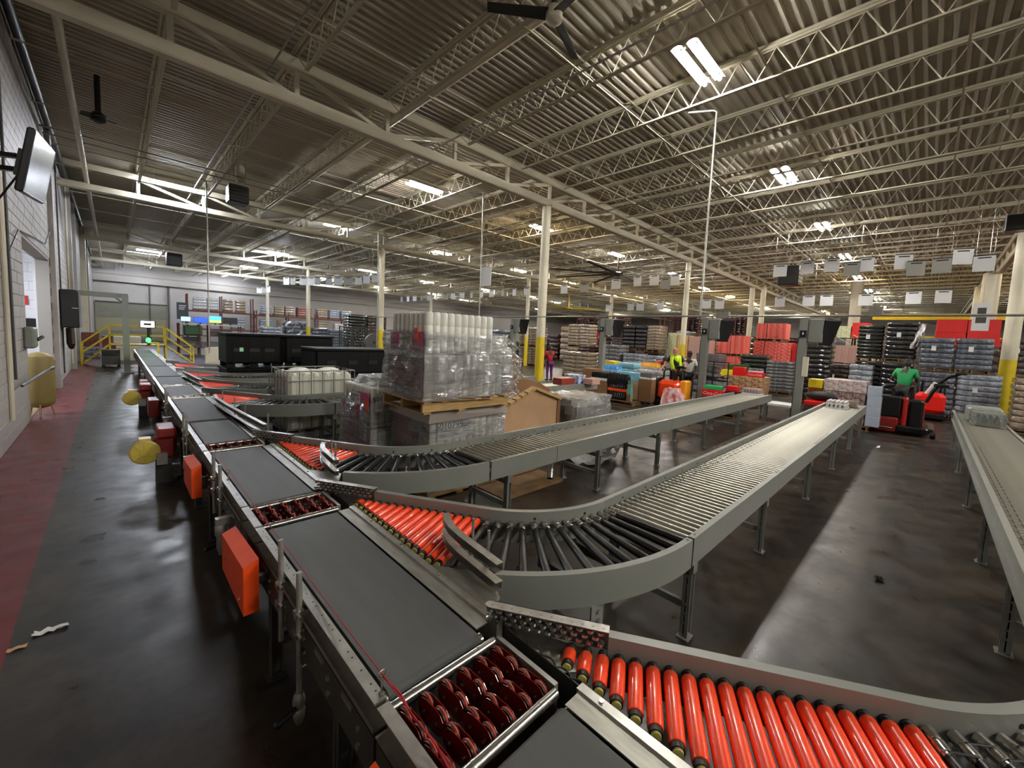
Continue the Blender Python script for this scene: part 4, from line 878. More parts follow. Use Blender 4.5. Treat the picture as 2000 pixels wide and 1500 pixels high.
def bottles(t, x0, x1, y0, y1, z0, z1, pitch=.115, m=None, rows=None):
    m = m or M_bottle; nx_ = int((x1-x0)/pitch); ny_ = int((y1-y0)/pitch); h = z1-z0; r = pitch*.48
    me = MB().lathe((0, 0, 0), (0, 0, 1), [(0, r*.93), (.012, r), (h*.30, r), (h*.31, r*.95), (h*.33, r), (h*.66, r), (h*.67, r*.95), (h*.69, r), (h-.03, r), (h-.012, r*.9), (h, r*.7)], 10).mesh('sleeve_column', m)
    wl_ = WLOC[t.name]
    for i in range(nx_+1):
        for j in range(ny_+1):
            if 1 <= i <= nx_-1 and 1 <= j <= ny_-1: continue
            inst(me, 'sleeve_column', t, (x0+r+i*(x1-x0-2*r)/nx_-wl_[0], y0+r+j*(y1-y0-2*r)/ny_-wl_[1], z0-wl_[2]))
    MB().box(x0+.1, x1-.1, y0+.1, y1-.1, z0, z1-.02).build('inner_core', m, t)
def paper_label(t, M, w_, h_, body, size=.075):
    me = MB().box(-w_/2, w_/2, -h_/2, h_/2, 0, .002); me.xf(M); me.build('paper_label', M_paper, t)
    text(body, size, M @ Matrix.Translation((-w_*.18, h_*.18, .0025)), M_ink, t)
    g_ = MB()
    for k in range(5): g_.box(w_*.18, w_*.42-.02*(k % 3), h_*(.3-.12*k), h_*(.3-.12*k)+.008, .002, .003)
    for k in range(3): g_.box(-w_*.42, w_*.02*k, h_*(-.1-.1*k), h_*(-.1-.1*k)+.006, .002, .003)
    g_.xf(M); tag(g_.build('fine_print', M_ink, t), kind='stuff')
t = thing('wrapped_bottle_pallet', 'lower wrapped pallet of white sleeves with pink panel, under the tall one', 'pallet load', (3.28, 4.8, 0), 'pink labelled pallets')
pallet_at(t, 2.70, 3.86, 4.35, 5.28, 0, .14, M_wood)
bottles(t, 2.72, 3.84, 4.37, 5.26, .15, .62); bottles(t, 2.72, 3.84, 4.37, 5.26, .64, 1.11)
MB().box(2.66, 3.90, 4.31, 5.32, 1.12, 1.135).add([(2.66,4.31,1.12),(3.9,4.31,1.12),(3.93,4.28,1.03),(2.63,4.28,1.0),(2.66,5.32,1.12),(2.63,5.34,1.02)], [(0,3,2,1),(0,4,5,3)]).build('top_sheet', mat('grey_brown_sheet', (.50, .45, .41), .35, coat=.4), t)
MB().box(2.685, 2.69, 4.62, 5.24, .5, 1.02).box(2.685, 2.69, 4.42, 5.24, .16, .62).build('pink_panel', M_pink, t)
text('!PINK', .21, Matrix.Translation((2.683, 4.80, .66)) @ FACE_NX @ Matrix.Rotation(-.12, 4, 'Z'), M_paper, t)
paper_label(t, Matrix.Translation((2.682, 4.62, .93)) @ FACE_NX, .46, .22, '5010799', .085)
paper_label(t, Matrix.Translation((3.08, 4.352, .88)) @ FACE_NY, .56, .26, '5010799', .12)
film_shell(t, 2.665, 3.895, 4.32, 5.31, .1, 1.10, 3, .012, top=False)
t = thing('wrapped_bottle_pallet', 'tall wrapped load of white sleeves on a pine pallet, open at the top', 'pallet load', (3.16, 4.7, 1.19), 'pink labelled pallets')
pallet_at(t, 2.50, 3.84, 4.18, 5.25, 1.145, .145, M_wood)
MB().add([(2.48,4.16,1.30),(3.5,4.14,1.27),(3.8,4.5,1.305),(3.8,5.2,1.305),(2.5,5.2,1.305),(2.44,4.5,1.29)], [(0,1,2,3,4,5)]).build('slip_sheet', M_card, t)
bottles(t, 2.56, 3.78, 4.26, 5.2, 1.31, 1.84); bottles(t, 2.58, 3.62, 4.30, 5.18, 1.86, 2.36)
MB().box(2.53, 2.535, 4.3, 5.16, 1.42, 1.80).box(2.53, 2.535, 4.3, 5.1, 1.88, 2.10).build('pink_panel', M_pink, t)
paper_label(t, Matrix.Translation((2.525, 4.7, 1.98)) @ FACE_NX, .3, .2, '5010799', .055)
tag(MB().box(2.52, 2.53, 4.40, 4.48, 2.02, 2.16).build('orange_tag', M_guard, t), 'orange tag')
film_shell(t, 2.49, 3.86, 4.19, 5.26, 1.30, 2.12, 5, .028, top=False, taper=.05); film_shell(t, 2.50, 3.84, 4.2, 5.25, 1.30, 1.95, 8, .02, top=False, name='film_wrap')
b = MB(); rnd = random.Random(3); pts = []
for k in range(26):
    q = k/25; pts.append((3.86+.25*math.sin(3*q)+rnd.uniform(-.03, .03), 4.35+.1*q+rnd.uniform(-.03, .03), 2.12-.9*q))
b.tube(pts, .022, 6); b.tube([(p[0]+.08+.06*math.sin(i), p[1]-.03, p[2]-.1) for i, p in enumerate(pts)], .03, 6); b.build('film_tail', M_film, t)
t = thing('wrapped_bottle_pallet', 'wrapped load with pink panel left of the stacked pair, draped in slack film', 'pallet load', (3.0, 6.0, 0), 'pink labelled pallets')
pallet_at(t, 2.45, 3.6, 5.46, 6.5, 0, .14, M_wood)
bottles(t, 2.47, 3.58, 5.48, 6.48, .15, .72); bottles(t, 2.47, 3.58, 5.48, 6.48, .74, 1.30)
MB().box(2.435, 2.44, 5.5, 6.42, .30, .74).box(2.435, 2.44, 5.52, 5.9, .76, 1.22).box(2.435, 2.44, 5.9, 6.42, .76, 1.0).build('pink_panel', M_pink, t)
text('PINK', .2, Matrix.Translation((2.433, 6.1, .86)) @ FACE_NX, M_paper, t)
paper_label(t, Matrix.Translation((2.430, 5.95, 1.12)) @ FACE_NX, .34, .16, '5010799', .06); paper_label(t, Matrix.Translation((2.430, 5.68, .74)) @ FACE_NX, .24, .4, '', .02)
tag(MB().box(2.428, 2.432, 5.53, 5.62, .92, 1.12).build('hazard_label', M_guard, t), 'orange label with black print')
paper_label(t, Matrix.Translation((2.72, 5.462, 1.1)) @ FACE_NY, .44, .26, '5010799', .1)
film_shell(t, 2.41, 3.64, 5.43, 6.52, .1, .84, 9, .012, top=False)
film_shell(t, 2.41, 3.64, 5.43, 6.52, .82, 1.42, 11, .02, taper=.35)
# caged white tank
t = thing('caged_tank', 'white plastic tank in a grey wire cage behind the fourth spur', 'tank', (2.78, 8.86, 0)); x0, x1, y0, y1 = 2.18, 3.38, 8.33, 9.38
tk = MB()
for i in range(6):
    for (a, b_, c_, d_) in ((x0+.03+i*.19, x0+.2+i*.19, y0+.03, y1-.03),): tk.cbox(a, b_, c_, d_, .16, 1.24, .05)
for i in range(5): tk.cbox(x0+.035, x1-.035, y0+.04+i*.195, y0+.21+i*.195, .16, 1.22, .05)
tk.build('tank_body', mat('milky_plastic', (.84, .84, .78), .4, var=.05), t)
for x, y in ((x0+.25, y0+.3), (x0+.7, y0+.35), (x0+.95, y0+.7), (x0+.4, y0+.75)): MB().lathe((x, y, 1.2), (0, 0, 1), [(0, .2), (.06, .18), (.085, .1), (.09, .02)], 16).build('top_bulge', MATS['milky_plastic'], t)
for z in (.2, .48, .84, 1.10, 1.28): MB().tube([(x0, y0, z), (x1, y0, z), (x1, y1, z), (x0, y1, z), (x0, y0, z)], .011, 8).build('cage_ring', M_grey, t)
for i in range(7):
    for y in (y0, y1): MB().cyl((x0+(x1-x0)*i/6, y, .15), (x0+(x1-x0)*i/6, y, 1.28), .009, 8).build('cage_bar', M_grey, t)
for i in range(1, 5):
    for x in (x0, x1): MB().cyl((x, y0+(y1-y0)*i/5, .15), (x, y0+(y1-y0)*i/5, 1.28), .009, 8).build('cage_bar', M_grey, t)
pallet_at(t, x0, x1, y0, y1, 0, .14, M_grey)
# black totes
def tote(x0, x1, y0, y1, z0, z1, label, tagc=True):
    t = thing('black_tote', label, 'tote', ((x0+x1)/2, (y0+y1)/2, z0), 'black bulk totes')
    b = MB().cbox(x0+.02, x1-.02, y0+.02, y1-.02, z0+.12, z1-.05, .04).box(x0, x1, y0, y1, z1-.05, z1)
    b.build('body', M_tote, t)
    for x in (x0+.05, (x0+x1)/2-.08, x1-.21): 
        for y in (y0+.05, y1-.2): MB().box(x, x+.16, y, y+.15, z0, z0+.13).build('foot', M_tote, t)
    for i in range(3):
        xx = x0+(x1-x0)*(.14+.27*i); MB().box(xx, xx+.22, y0+.008, y0+.02, z0+.42*(z1-z0)+.05, z0+.42*(z1-z0)+.14).build('slot_frame', M_black, t)
        MB().box(xx-.02, xx, y0+.01, y0+.03, z0+.15, z1-.08).build('rib', M_tote, t)
    if tagc: tag(MB().box(x0+.30, x0+.38, y0-.002, y0+.009, z0+.42*(z1-z0)+.06, z0+.42*(z1-z0)+.16).build('slot_tag', mat('pale_green_tag', (.70, .95, .78), .4), t), 'pale green tag')
    return t
tote(2.0, 3.28, 13.0, 14.2, 0, .93, 'lower left black tote with a pale green tag'); tote(2.0, 3.28, 13.0, 14.2, .94, 1.86, 'upper left black tote with a pale green tag')
tote(3.34, 4.66, 13.0, 14.2, 0, .93, 'lower right black tote of the tall pair', False); tote(3.34, 4.66, 13.0, 14.2, .94, 1.86, 'upper right black tote of the tall pair', False)
tote(3.4, 5.35, 10.7, 11.9, 0, .82, 'lower tote of the long black pair left of the tall bottle pallet', False); tote(3.4, 5.35, 10.7, 11.9, .83, 1.60, 'upper tote of the long black pair left of the tall bottle pallet', False)
# cardboard bulk box and wrapped bundle behind the third spur
t = thing('bulk_carton', 'open slumped cardboard bulk box with a pointed flap behind the third spur', 'carton', (5.0, 5.4, 0))
MB().add([(4.38,4.9,.1),(5.66,4.9,.1),(5.66,4.9,1.0),(5.02,4.9,1.24),(4.38,4.9,.96),(4.38,4.86,.1),(5.66,4.86,.1),(5.66,4.86,1.0),(5.02,4.86,1.24),(4.38,4.86,.96)], [(9,8,7,6,5),(0,1,2,3,4),(4,3,8,9),(3,2,7,8),(2,1,6,7),(0,4,9,5)]).build('front_panel', M_card, t)
MB().bar((4.34, 4.84, .98), (5.02, 4.84, 1.25), .12, .05).build('torn_edge', M_wood, t); MB().bar((5.02, 4.84, 1.25), (5.70, 4.84, 1.02), .12, .05).build('torn_edge', M_wood, t)
for k in range(4): MB().box(4.4+k*.13, 4.47+k*.13, 4.76, 4.86, 1.01+k*.05, 1.05+k*.05).build('tab', M_wood, t)
MB().box(5.66, 5.74, 4.84, 5.0, .1, 1.04).build('corner_post', M_cardd, t); MB().box(4.38, 5.66, 5.95, 5.98, .1, 1.0).build('back_panel', M_card, t); MB().box(4.38, 4.41, 4.9, 5.95, .1, .96).build('side_panel', M_card, t); MB().box(5.63, 5.66, 4.9, 5.95, .1, 1.0).build('side_panel', M_card, t)
pallet_at(t, 4.3, 5.7, 4.88, 6.0, 0, .1, M_wood)
t = thing('wrapped_bundle', 'film-wrapped white bundle right of the cardboard bulk box, its film trailing to the floor', 'bundle', (6.4, 4.9, 0))
MB().cbox(5.86, 6.9, 4.55, 5.4, .12, .98, .12).build('bundle_body', mat('pale_grey_bundle', (.60, .58, .55), .5, var=.3, vscale=6), t); film_shell(t, 5.80, 6.96, 4.49, 5.45, .02, 1.04, 21, .03, taper=.05)
MB().box(5.83, 5.84, 4.6, 4.8, .72, .9).build('paper_label', M_paper, t); pallet_at(t, 5.8, 6.95, 4.5, 5.45, 0, .1)
o = crumple('film_heap', 5.75, 4.12, 1.1, .55, .22, film_mat('loose_film', .7, .3), 'crumpled clear film lying on the floor under the third spur', 'film', 12)
o = crumple('film_heap', 6.35, 4.1, .7, .4, .5, MATS['loose_film'], 'tall tuft of clear film under the third spur', 'film', 14)
tag(MB().cyl((4.02, 3.5, .24), (4.16, 3.62, .50), .045, 16, caps=False).cyl((4.02, 3.5, .24), (4.16, 3.62, .50), .04, 16, caps=False).build('steel_tube_end', M_chrome), 'short open steel tube hanging under the third spur', 'tube')
tag(MB().box(3.4, 4.6, 3.75, 4.25, .0, .05).box(3.4, 4.6, 4.28, 4.34, .0, .05).build('wooden_dunnage', M_woodd), 'worn wooden boards on the floor under the third spur', 'board')
stack('film-wrapped tan load behind the cardboard bulk box', 4.75, 6.1, 7.15, 0, 1.55, 4, G_tanw, 'tan loads', 2, depth=1.1)
t = thing('torn_carton', 'big torn brown carton leaning behind the bulk box', 'carton', (6.2, 6.6, 0)); MB().add([(5.4,6.2,.0),(6.95,6.2,.0),(6.95,6.2,.95),(6.6,6.2,1.12),(6.0,6.2,1.25),(5.4,6.2,1.3),(5.4,6.24,0),(6.95,6.24,0),(6.95,6.24,.95),(6.6,6.24,1.12),(6.0,6.24,1.25),(5.4,6.24,1.3)], [(0,1,2,3,4,5),(11,10,9,8,7,6),(0,6,7,1),(1,7,8,2),(2,8,9,3),(3,9,10,4),(4,10,11,5),(5,11,6,0)]).build('panel', M_cardd, t); MB().box(5.95, 6.9, 6.24, 6.9, 0, .9).build('side_body', M_cardd, t)
crumple('cardboard_flap', 5.3, 6.3, 1.0, .7, .12, M_card, 'loose cardboard sheet on top of the tan load', 'cardboard', 31, z=1.56)
crumple('film_knot', 4.9, 6.15, .5, .4, .35, M_film, 'bunched clear film on the tan load beside the tall bottle pallet', 'film', 33, z=1.6)

# ---------------------------------------------------------------- terminal posts and power pipe
def post(x, y, label, paper=False):
    t = thing('terminal_post', label, 'terminal post', (x, y, 0), 'grey terminal posts with black monitors')
    MB().box(x-.09, x+.09, y-.10, y+.10, .02, 3.0).build('post', M_grey, t); MB().box(x-.2, x+.2, y-.2, y+.2, 0, .02).build('base_plate', M_grey, t)
    MB().cbox(x-.06, x+.2, y-.45, y-.11, 2.35, 3.0, .02).build('enclosure', M_grey, t)
    MB().add([(x-.05,y-.50,2.95),(x+.25,y-.80,2.95),(x+.25,y-.62,2.28),(x-.05,y-.38,2.28),(x+.02,y-.46,2.98),(x+.32,y-.76,2.98),(x+.32,y-.56,2.28),(x+.02,y-.34,2.28)], [(0,3,2,1),(4,5,6,7),(0,1,5,4),(1,2,6,5),(2,3,7,6),(3,0,4,7)]).build('monitor', M_black, t)
    MB().cbox(x-.16, x-.09, y-.09, y+.07, 2.50, 2.68, .01).build('scanner', M_black, t); MB().box(x-.165, x-.16, y-.03, y+.0, 2.56, 2.62).build('indicator', M_paper, t)
    MB().tube([(x-.1, y+.08, 2.5), (x-.1, y+.11, 2.2), (x-.1, y+.09, 1.2), (x-.1, y+.1, .1)], .008, 6).build('cable', M_rubber, t)
    if paper: MB().cbox(x-.12, x-.04, y-.2, y-.06, 1.4, 1.95, .01).build('paper_holder', M_white, t)
    return t
post(13.4, 2.58, 'right terminal post, a white paper holder on it', True); post(13.4, 5.3, 'middle terminal post, beside the yellow-vested worker'); post(13.4, 9.3, 'left terminal post, right of the red-shirted worker'); post(13.4, 14.5, 'farthest terminal post, beside the tall bottle pallet')
t = thing('power_pipe', 'thin grey pipe running level across the hall above the terminal posts', 'pipe', (8.85, 3.6, 2.75)); MB().tube([(8.85, -4, 2.75), (8.85, 19, 2.75)], .018, 8).build('pipe', M_galv, t)
MB().box(8.80, 8.92, 3.05, 3.3, 2.72, 2.84).build('socket_box', M_galv, t); MB().box(8.80, 8.92, .62, .80, 2.74, 2.9).build('socket_box', M_galv, t)
for (x, y, zt, zb, lb) in ((8.85, 3.65, 7.0, 2.75, 'long bright drop pipe under the nearest lamp'), (8.96, 11.5, 7.0, 2.75, 'slim drop pipe behind the tall bottle pallet'), (9.2, 20.0, 7.0, 0, 'slim drop pipe beside the centre-left column'), (2.41, 18.7, 7.0, 1.0, 'tall drop pipe left, reaching the white panel')):
    tag(MB().tube([(x-.25, y+.5, zt+.02), (x, y+.06, zt+.02), (x, y, zt-.03), (x, y, zb)], .022, 10).build('drop_pipe', M_galv), lb, 'pipe')
t = thing('control_panel', 'white panel at the foot of the left drop pipe', 'panel', (2.75, 18.9, 0)); MB().cbox(2.3, 3.1, 18.8, 18.9, .5, 1.2, .01).build('panel', M_white, t)
for x in (2.4, 3.0): MB().box(x, x+.04, 18.83, 18.87, 0, .5).build('leg', M_greyd, t)
# ---------------------------------------------------------------- hanging signs
M_sign = mat('sign_card', (.80, .80, .80), .5); M_sign2 = mat('sign_back', (.56, .55, .52), .5)
def sign(x, y, z, label, grp, s_=.46, dim=False, ry=0, zt=6.985):
    t = thing('hanging_sign', label, 'sign', (x, y, z), grp)
    MB().box(-.004, .004, -s_/2, s_/2, -s_/2, s_/2).build('card', M_sign2 if dim else M_sign, t, local=True)
    MB().box(-.02, .02, -s_/2, s_/2, s_/2, s_/2+.03).build('clip_rail', M_rubber, t, local=True)
    for q in (-1, 1): MB().cyl((0, q*s_*.4, s_/2+.03), (0, q*s_*.4, zt-z), .004, 4).build('wire', M_galv, t, local=True)
    MB().box(-.0055, -.0045, -s_*.3, s_*.3, s_*.34, s_*.42).build('printed_line', M_ink, t, local=True)
    t.rotation_euler.z = random.uniform(-.3, .3)+ry
for i, (y, z, d_) in enumerate([(4.9, 5.47, 0), (3.92, 5.5, 0), (3.1, 5.53, 0), (2.45, 5.32, 1), (2.03, 5.47, 0), (.98, 5.47, 0), (.63, 5.2, 1), (-.02, 5.24, 1), (-.5, 5.5, 0), (-1.0, 5.23, 0)]): sign(19.8, y, z, ORD[i]+' from the left of the big hanging signs at right'+(', a duller one' if d_ else ''), 'big hanging signs at right', .5, d_)
for i, (y, z, d_) in enumerate([(16.89, 5.27, 0), (15.32, 5.28, 1), (13.08, 5.37, 0), (11.72, 5.46, 0), (10.73, 5.45, 0), (10.11, 5.23, 1), (9.6, 5.38, 0)]): sign(19.8, y, z, ORD[i]+' from the left of the hanging signs around the big fan', 'hanging signs around the big fan', .55, d_)
for i, (y, z) in enumerate([(18.66, 4.81), (16.67, 4.86), (15.84, 4.84), (14.23, 4.88), (10.94, 4.92), (10.1, 4.89), (6.64, 4.94), (5.2, 4.96), (4.36, 4.96), (2.67, 4.94), (.83, 4.98), (-.21, 5.0)]): sign(27.4, y, z, ORD[i]+' from the left of the farther row of hanging signs', 'farther row of hanging signs', .6)
for i, (x, y) in enumerate([(9.84, 46.5), (10.06, 45.5), (10.02, 44.1), (8.92, 34.3), (9.17, 33.6), (9.65, 32.9), (9.96, 32.2), (10.15, 31.5), (10.66, 30.8), (10.93, 29.92), (11.31, 29.12), (11.57, 28.05), (11.51, 26.65), (11.62, 25.48)]): sign(x, y, 5.4, ORD[i]+' from the left of the narrow tags above the black totes', 'narrow tags above the black totes', .55, i % 3 == 1, .6, 7.63)
for i in range(16): sign(19.8, 19+i*1.25, 5.3, ORD[15-i]+' from the left of the small signs above the tall bottle pallet', 'small signs above the tall bottle pallet', .5, i % 3 == 0)
t = thing('placard', 'large white placard hanging from the second truss, centre', 'sign', (14.1, 17.6, 5.3)); 
MB().box(-.01, .01, -.4, .4, -.5, .5).build('card', M_sign, t, local=True); MB().cyl((0, 0, .5), (0, 0, 1.7), .006, 4).build('wire', M_galv, t, local=True)
t = thing('placard', 'tall white placard with grey print hanging at right', 'sign', (19.8, -1.1, 3.5)); MB().box(-.01, .01, -.2, .2, -.45, .45).build('card', M_sign, t, local=True); MB().cyl((0, 0, .45), (0, 0, 3.5), .006, 4).build('wire', M_galv, t, local=True); MB().box(-.012, -.01, -.12, .12, -.2, .0).box(-.012, -.01, -.1, .1, .1, .3).build('printed_block', M_greyd, t, local=True)
# ---------------------------------------------------------------- fans, heaters
def fan(x, y, z, R_, n, w_, m, label, ztop=7.0, hub=.2, ang=.2):
    t = thing('ceiling_fan', label, 'fan', (x, y, z))
    MB().lathe((0, 0, -.12), (0, 0, 1), [(0, hub*.5), (.04, hub), (.16, hub), (.22, hub*.7), (.24, .05)], 20).build('hub', m if n > 3 else M_white, t, local=True)
    MB().cyl((0, 0, .1), (0, 0, ztop-z), .05, 12).build('down_rod', m if n > 3 else M_greyd, t, local=True)
    bl = MB().add([(hub*.8,-w_/2,-.02),(R_,-w_*.4,-.03),(R_,w_*.4,.0),(hub*.8,w_/2,.03),(hub*.8,-w_/2,-.035),(R_,-w_*.4,-.04),(R_,w_*.4,-.012),(hub*.8,w_/2,.015)], [(0,1,2,3),(7,6,5,4),(0,4,5,1),(1,5,6,2),(2,6,7,3),(3,7,4,0)]).mesh('blade', m)
    for k in range(n): inst(bl, 'blade', t, rz=ang+2*pi*k/n)
    return t
fan(20.45, 13.43, 6.05, 4.1, 8, .22, mat('dark_brown_fan', (.25, .2, .17), .5), 'big dark many-bladed ceiling fan in the middle of the hall', hub=.3)
fan(33, 27.4, 5.4, 3.6, 8, .2, M_yel, 'distant yellow many-bladed ceiling fan', hub=.35)
fan(4.5, 4.3, 6.72, .95, 3, .16, M_rubber, 'small dark three-bladed fan with a pale hub at the top edge', hub=.12, ztop=7.6, ang=.35)
fan(-.1, 14, 6.6, .28, 4, .2, M_rubber, 'small dark ceiling fan near the left wall', hub=.12, ztop=7.5)
def heater(x, y, z, s_, label):
    t = thing('unit_heater', label, 'heater', (x, y, z)); a = s_/2
    MB().cbox(-a, a, -a, a, -a, a, .03).build('case', M_black, t, local=True)
    for k in range(5): MB().box(-a*.85, a*.85, -a-.02, -a, -a*.8+k*a*.4, -a*.8+k*a*.4+.02).build('louvre', M_greyd, t, local=True)
    for q in (-1, 1): MB().cyl((q*a*.8, 0, a), (q*a*.8, 0, 7.63-z), .01, 6).build('hanger', M_galv, t, local=True)
heater(3.0, 17.0, 6.35, .55, 'black unit heater above the second truss, upper left'); heater(3.0, 37.2, 6.2, .8, 'dark unit heater beside the far left lamp'); heater(23.3, 5.3, 5.75, .9, 'dark heater box among the hanging signs'); heater(20.2, -1.6, 6.5, .5, 'dark fan heater at the right edge')
tag(MB().lathe((3.15, 17.3, 6.85), (0, .2, .9), [(0, .12), (.05, .14), (.55, .14), (.6, .12)], 14).build('heater_flue', M_white), 'white flue drum above the black unit heater', 'flue')

# ---------------------------------------------------------------- mixed drink packs at the spur ends
gP = 'packs on the build pallet between the left and middle posts'
def pack(label, x, y0, y1, z0, z1, m, cat='pack', grp=gP, dx=.3, style='case', name='drink_pack', m2=None):
    t = thing(name, label, cat, (x+dx/2, (y0+y1)/2, z0), grp); h = z1-z0; w_ = y1-y0
    if style == 'case': MB().cbox(x, x+dx, y0, y1, z0, z1, .01).build('body', m, t)
    elif style == 'bottles':
        MB().box(x, x+dx, y0, y1, z0, z0+h*.35).build('tray', m2 or M_cardd, t); n = max(3, int(w_/.085)); k2 = max(2, int(dx/.085))
        me = MB().lathe((0, 0, 0), (0, 0, 1), [(0, .036), (h*.45, .038), (h*.62, .03), (h*.78, .013), (h*.86, .014), (h*.98, .014)], 8).mesh('bottle', m)
        for i in range(n):
            for j in range(k2):
                inst(me, 'bottle', t, ((j+.5)*dx/k2-dx/2, (i+.5)*w_/n-w_/2, .01))
    elif style == 'cans':
        MB().box(x, x+dx, y0, y1, z0, z0+h*.3).build('tray', m2 or M_paper, t); n = max(3, int(w_/.07)); k2 = max(2, int(dx/.07))
        me = MB().lathe((0, 0, 0), (0, 0, 1), [(0, .027), (.01, .032), (h-.02, .032), (h, .026)], 8).mesh('can', m)
        for i in range(n):
            for j in range(k2): inst(me, 'can', t, ((j+.5)*dx/k2-dx/2, (i+.5)*w_/n-w_/2, 0))
    return t
t = thing('build_pallet', 'pallet under the mixed drink packs by the left terminal post', 'pallet', (12.5, 7.9, 0)); pallet_at(t, 11.9, 13.1, 6.9, 9.0, 0)
M_cola = mat('dark_cola_bottle', (.10, .04, .03), .15, coat=.5); M_cyan = mat('pale_green_bottle', (.40, .62, .55), .15, coat=.5); M_waterb = mat('water_bottle', (.35, .62, .85), .12, coat=.5); M_ojb = mat('juice_bottle', (.95, .70, .18), .2)
pack('tan carton beside the left terminal post', 12.0, 8.05, 8.75, .14, .72, M_cardd, 'carton'); pack('white and black can pack on the tan carton', 12.0, 8.05, 8.75, .73, 1.0, M_black, style='cans', m2=M_paper)
pack('lowest black bottle pack, front of the build pallet', 12.0, 7.3, 8.0, .14, .42, M_cola, style='bottles', m2=M_black); pack('orange-trayed cola bottles in the middle of the pile', 12.0, 7.3, 8.0, .43, .68, M_cola, style='bottles', m2=M_guard)
pack('black crate of capped bottles on top of the pile', 12.0, 7.25, 8.05, .69, 1.02, M_black, style='bottles', m2=M_black)
pack('blue water bottles on the build pallet, left', 12.5, 7.95, 8.6, 1.02, 1.28, M_waterb, style='bottles', m2=G_water); pack('base carton under the blue water bottles', 12.5, 7.95, 8.75, .14, 1.01, M_cardd, 'carton'); pack('pale blue wrapped pack behind the black crate', 12.5, 7.1, 7.9, .78, 1.08, G_ltblue); pack('carton under the pale blue pack', 12.5, 7.1, 7.9, .14, .77, M_card, 'carton')
pack('tall pale green bottle standing alone by the pile', 11.95, 7.05, 7.2, .14, .85, M_cyan, 'bottle', style='bottles', dx=.15)
pack('dark cola cartons right of the pale green bottle', 12.4, 6.55, 7.02, .14, .9, M_cardd, 'carton'); pack('white-topped can pack on the dark cola cartons', 12.4, 6.55, 7.02, .91, 1.12, G_grey, style='cans')
stack('wrapped silver water load behind the build pallet', 14.2, 7.0, 8.2, 0, 1.12, 5, G_white, gP, 2); pack('orange juice bottles on the wrapped water load', 14.3, 7.35, 8.1, 1.13, 1.38, M_ojb, style='bottles', m2=G_white)
stack('wrapped clear water load left of the juice', 14.4, 8.4, 9.2, 0, 1.3, 5, G_ltblue, gP, 2, depth=.9); pack('yellow-lidded pack behind the left terminal post', 14.5, 9.4, 9.9, 1.1, 1.3, M_yel, dx=.5); stack('brown load under the yellow-lidded pack', 14.5, 9.3, 10.1, 0, 1.09, 5, G_dkbr, gP, 1, depth=.9)
pack('tall brown carton at the left of the build pallet', 12.6, 9.0, 9.6, 0, 1.05, M_cardd, 'carton', dx=.5)
def lettered(label, x, y0, y1, z0, z1, m, body, size, tm=None, grp='lettered drink boxes', dx=.3):
    t = thing('drink_box', label, 'box', (x+dx/2, (y0+y1)/2, z0), grp); MB().cbox(x, x+dx, y0, y1, z0, z1, .008).build('carton', m, t)
    if body: text(body, size, Matrix.Translation((x-.002, (y0+y1)/2, (z0+z1)/2)) @ FACE_NX, tm or M_paper, t, shear=.35)
    return t
M_bright = mat('bright_red_box', (.88, .07, .09), .4); M_marb = mat('maroon_box', (.38, .05, .10), .4); M_mint2 = mat('green_box', (.20, .68, .38), .4)
stack('dark crates under the red lettered boxes', 12.8, 3.98, 5.05, 0, .56, 3, G_dkbr, 'base crates', 1, depth=.9, style='box')
lettered('bright red flat box with white script, beyond the third spur', 12.8, 4.38, 5.03, .57, .77, M_bright, 'Coca-Cola', .135); lettered('green flat box on the bright red one', 12.86, 4.5, 5.0, .78, .90, M_mint2, '', .1)
lettered('maroon box with white script, right of the bright red one', 12.85, 3.98, 4.36, .57, .80, M_marb, 'Coca-Cola', .072)
lettered('small red box on the green one, with a white lid', 12.87, 4.05, 4.33, .81, .95, M_bright, '', .1)
stack('brown patterned can cartons behind the lettered boxes', 16, 4.2, 5.5, 0, 1.08, 5, mat('coffee_carton', (.42, .25, .15), .5, var=.6, vscale=14, dark=(.80, .65, .48)), 'can cartons', 3, style='box')
lettered('red box with white script on the brown can cartons', 16.05, 4.2, 4.75, 1.09, 1.25, M_bright, 'Coca-Cola', .11); lettered('red and white lidded box on the brown can cartons', 16.1, 4.85, 5.25, 1.09, 1.40, M_bright, '', .1)
pack('grey can pack beside the lidded box', 16.2, 4.3, 4.75, 1.26, 1.4, G_grey, grp='can packs', style='cans')
pack('two-layer pale can pack lying at the end of the third spur', 12.5, 3.32, 3.78, .79, .97, mat('rosy_can', (.72, .62, .62), .3, .3), grp='can packs', style='cans', dx=.42)
pack('pale wrapped can pack at the end of the middle spur, front', 11.75, 1.27, 1.68, .79, .88, mat('pale_can', (.74, .72, .71), .3, .3), grp='can packs', style='cans', dx=.5); pack('second layer of the pale can pack on the middle spur', 11.8, 1.28, 1.68, .885, .965, MATS['pale_can'], grp='can packs', style='cans', dx=.5)
pack('orange-marked pack behind the pale can pack', 12.4, 1.15, 1.45, .79, .95, G_tanw, grp='can packs', dx=.35)
pack('green glass pack under clear film on the right-hand conveyor', 11.9, -1.12, -.78, .79, 1.0, G_green, grp='can packs', style='bottles', dx=.4); t = thing('wrapped_tray', 'clear-wrapped tray on the right-hand conveyor, behind the green pack', 'pack', (12.6, -.9, .79), 'can packs')
MB().cbox(12.5, 13.2, -1.2, -.68, .79, 1.1, .04).build('tray_body', mat('grey_tray', (.52, .55, .52), .35, var=.3, vscale=12), t)
t = film_shell(thing('film_cover', 'clear film over the green glass pack', 'film', (12.1, -.95, .79)), 11.85, 12.35, -1.18, -.72, .80, 1.06, 41, .012)
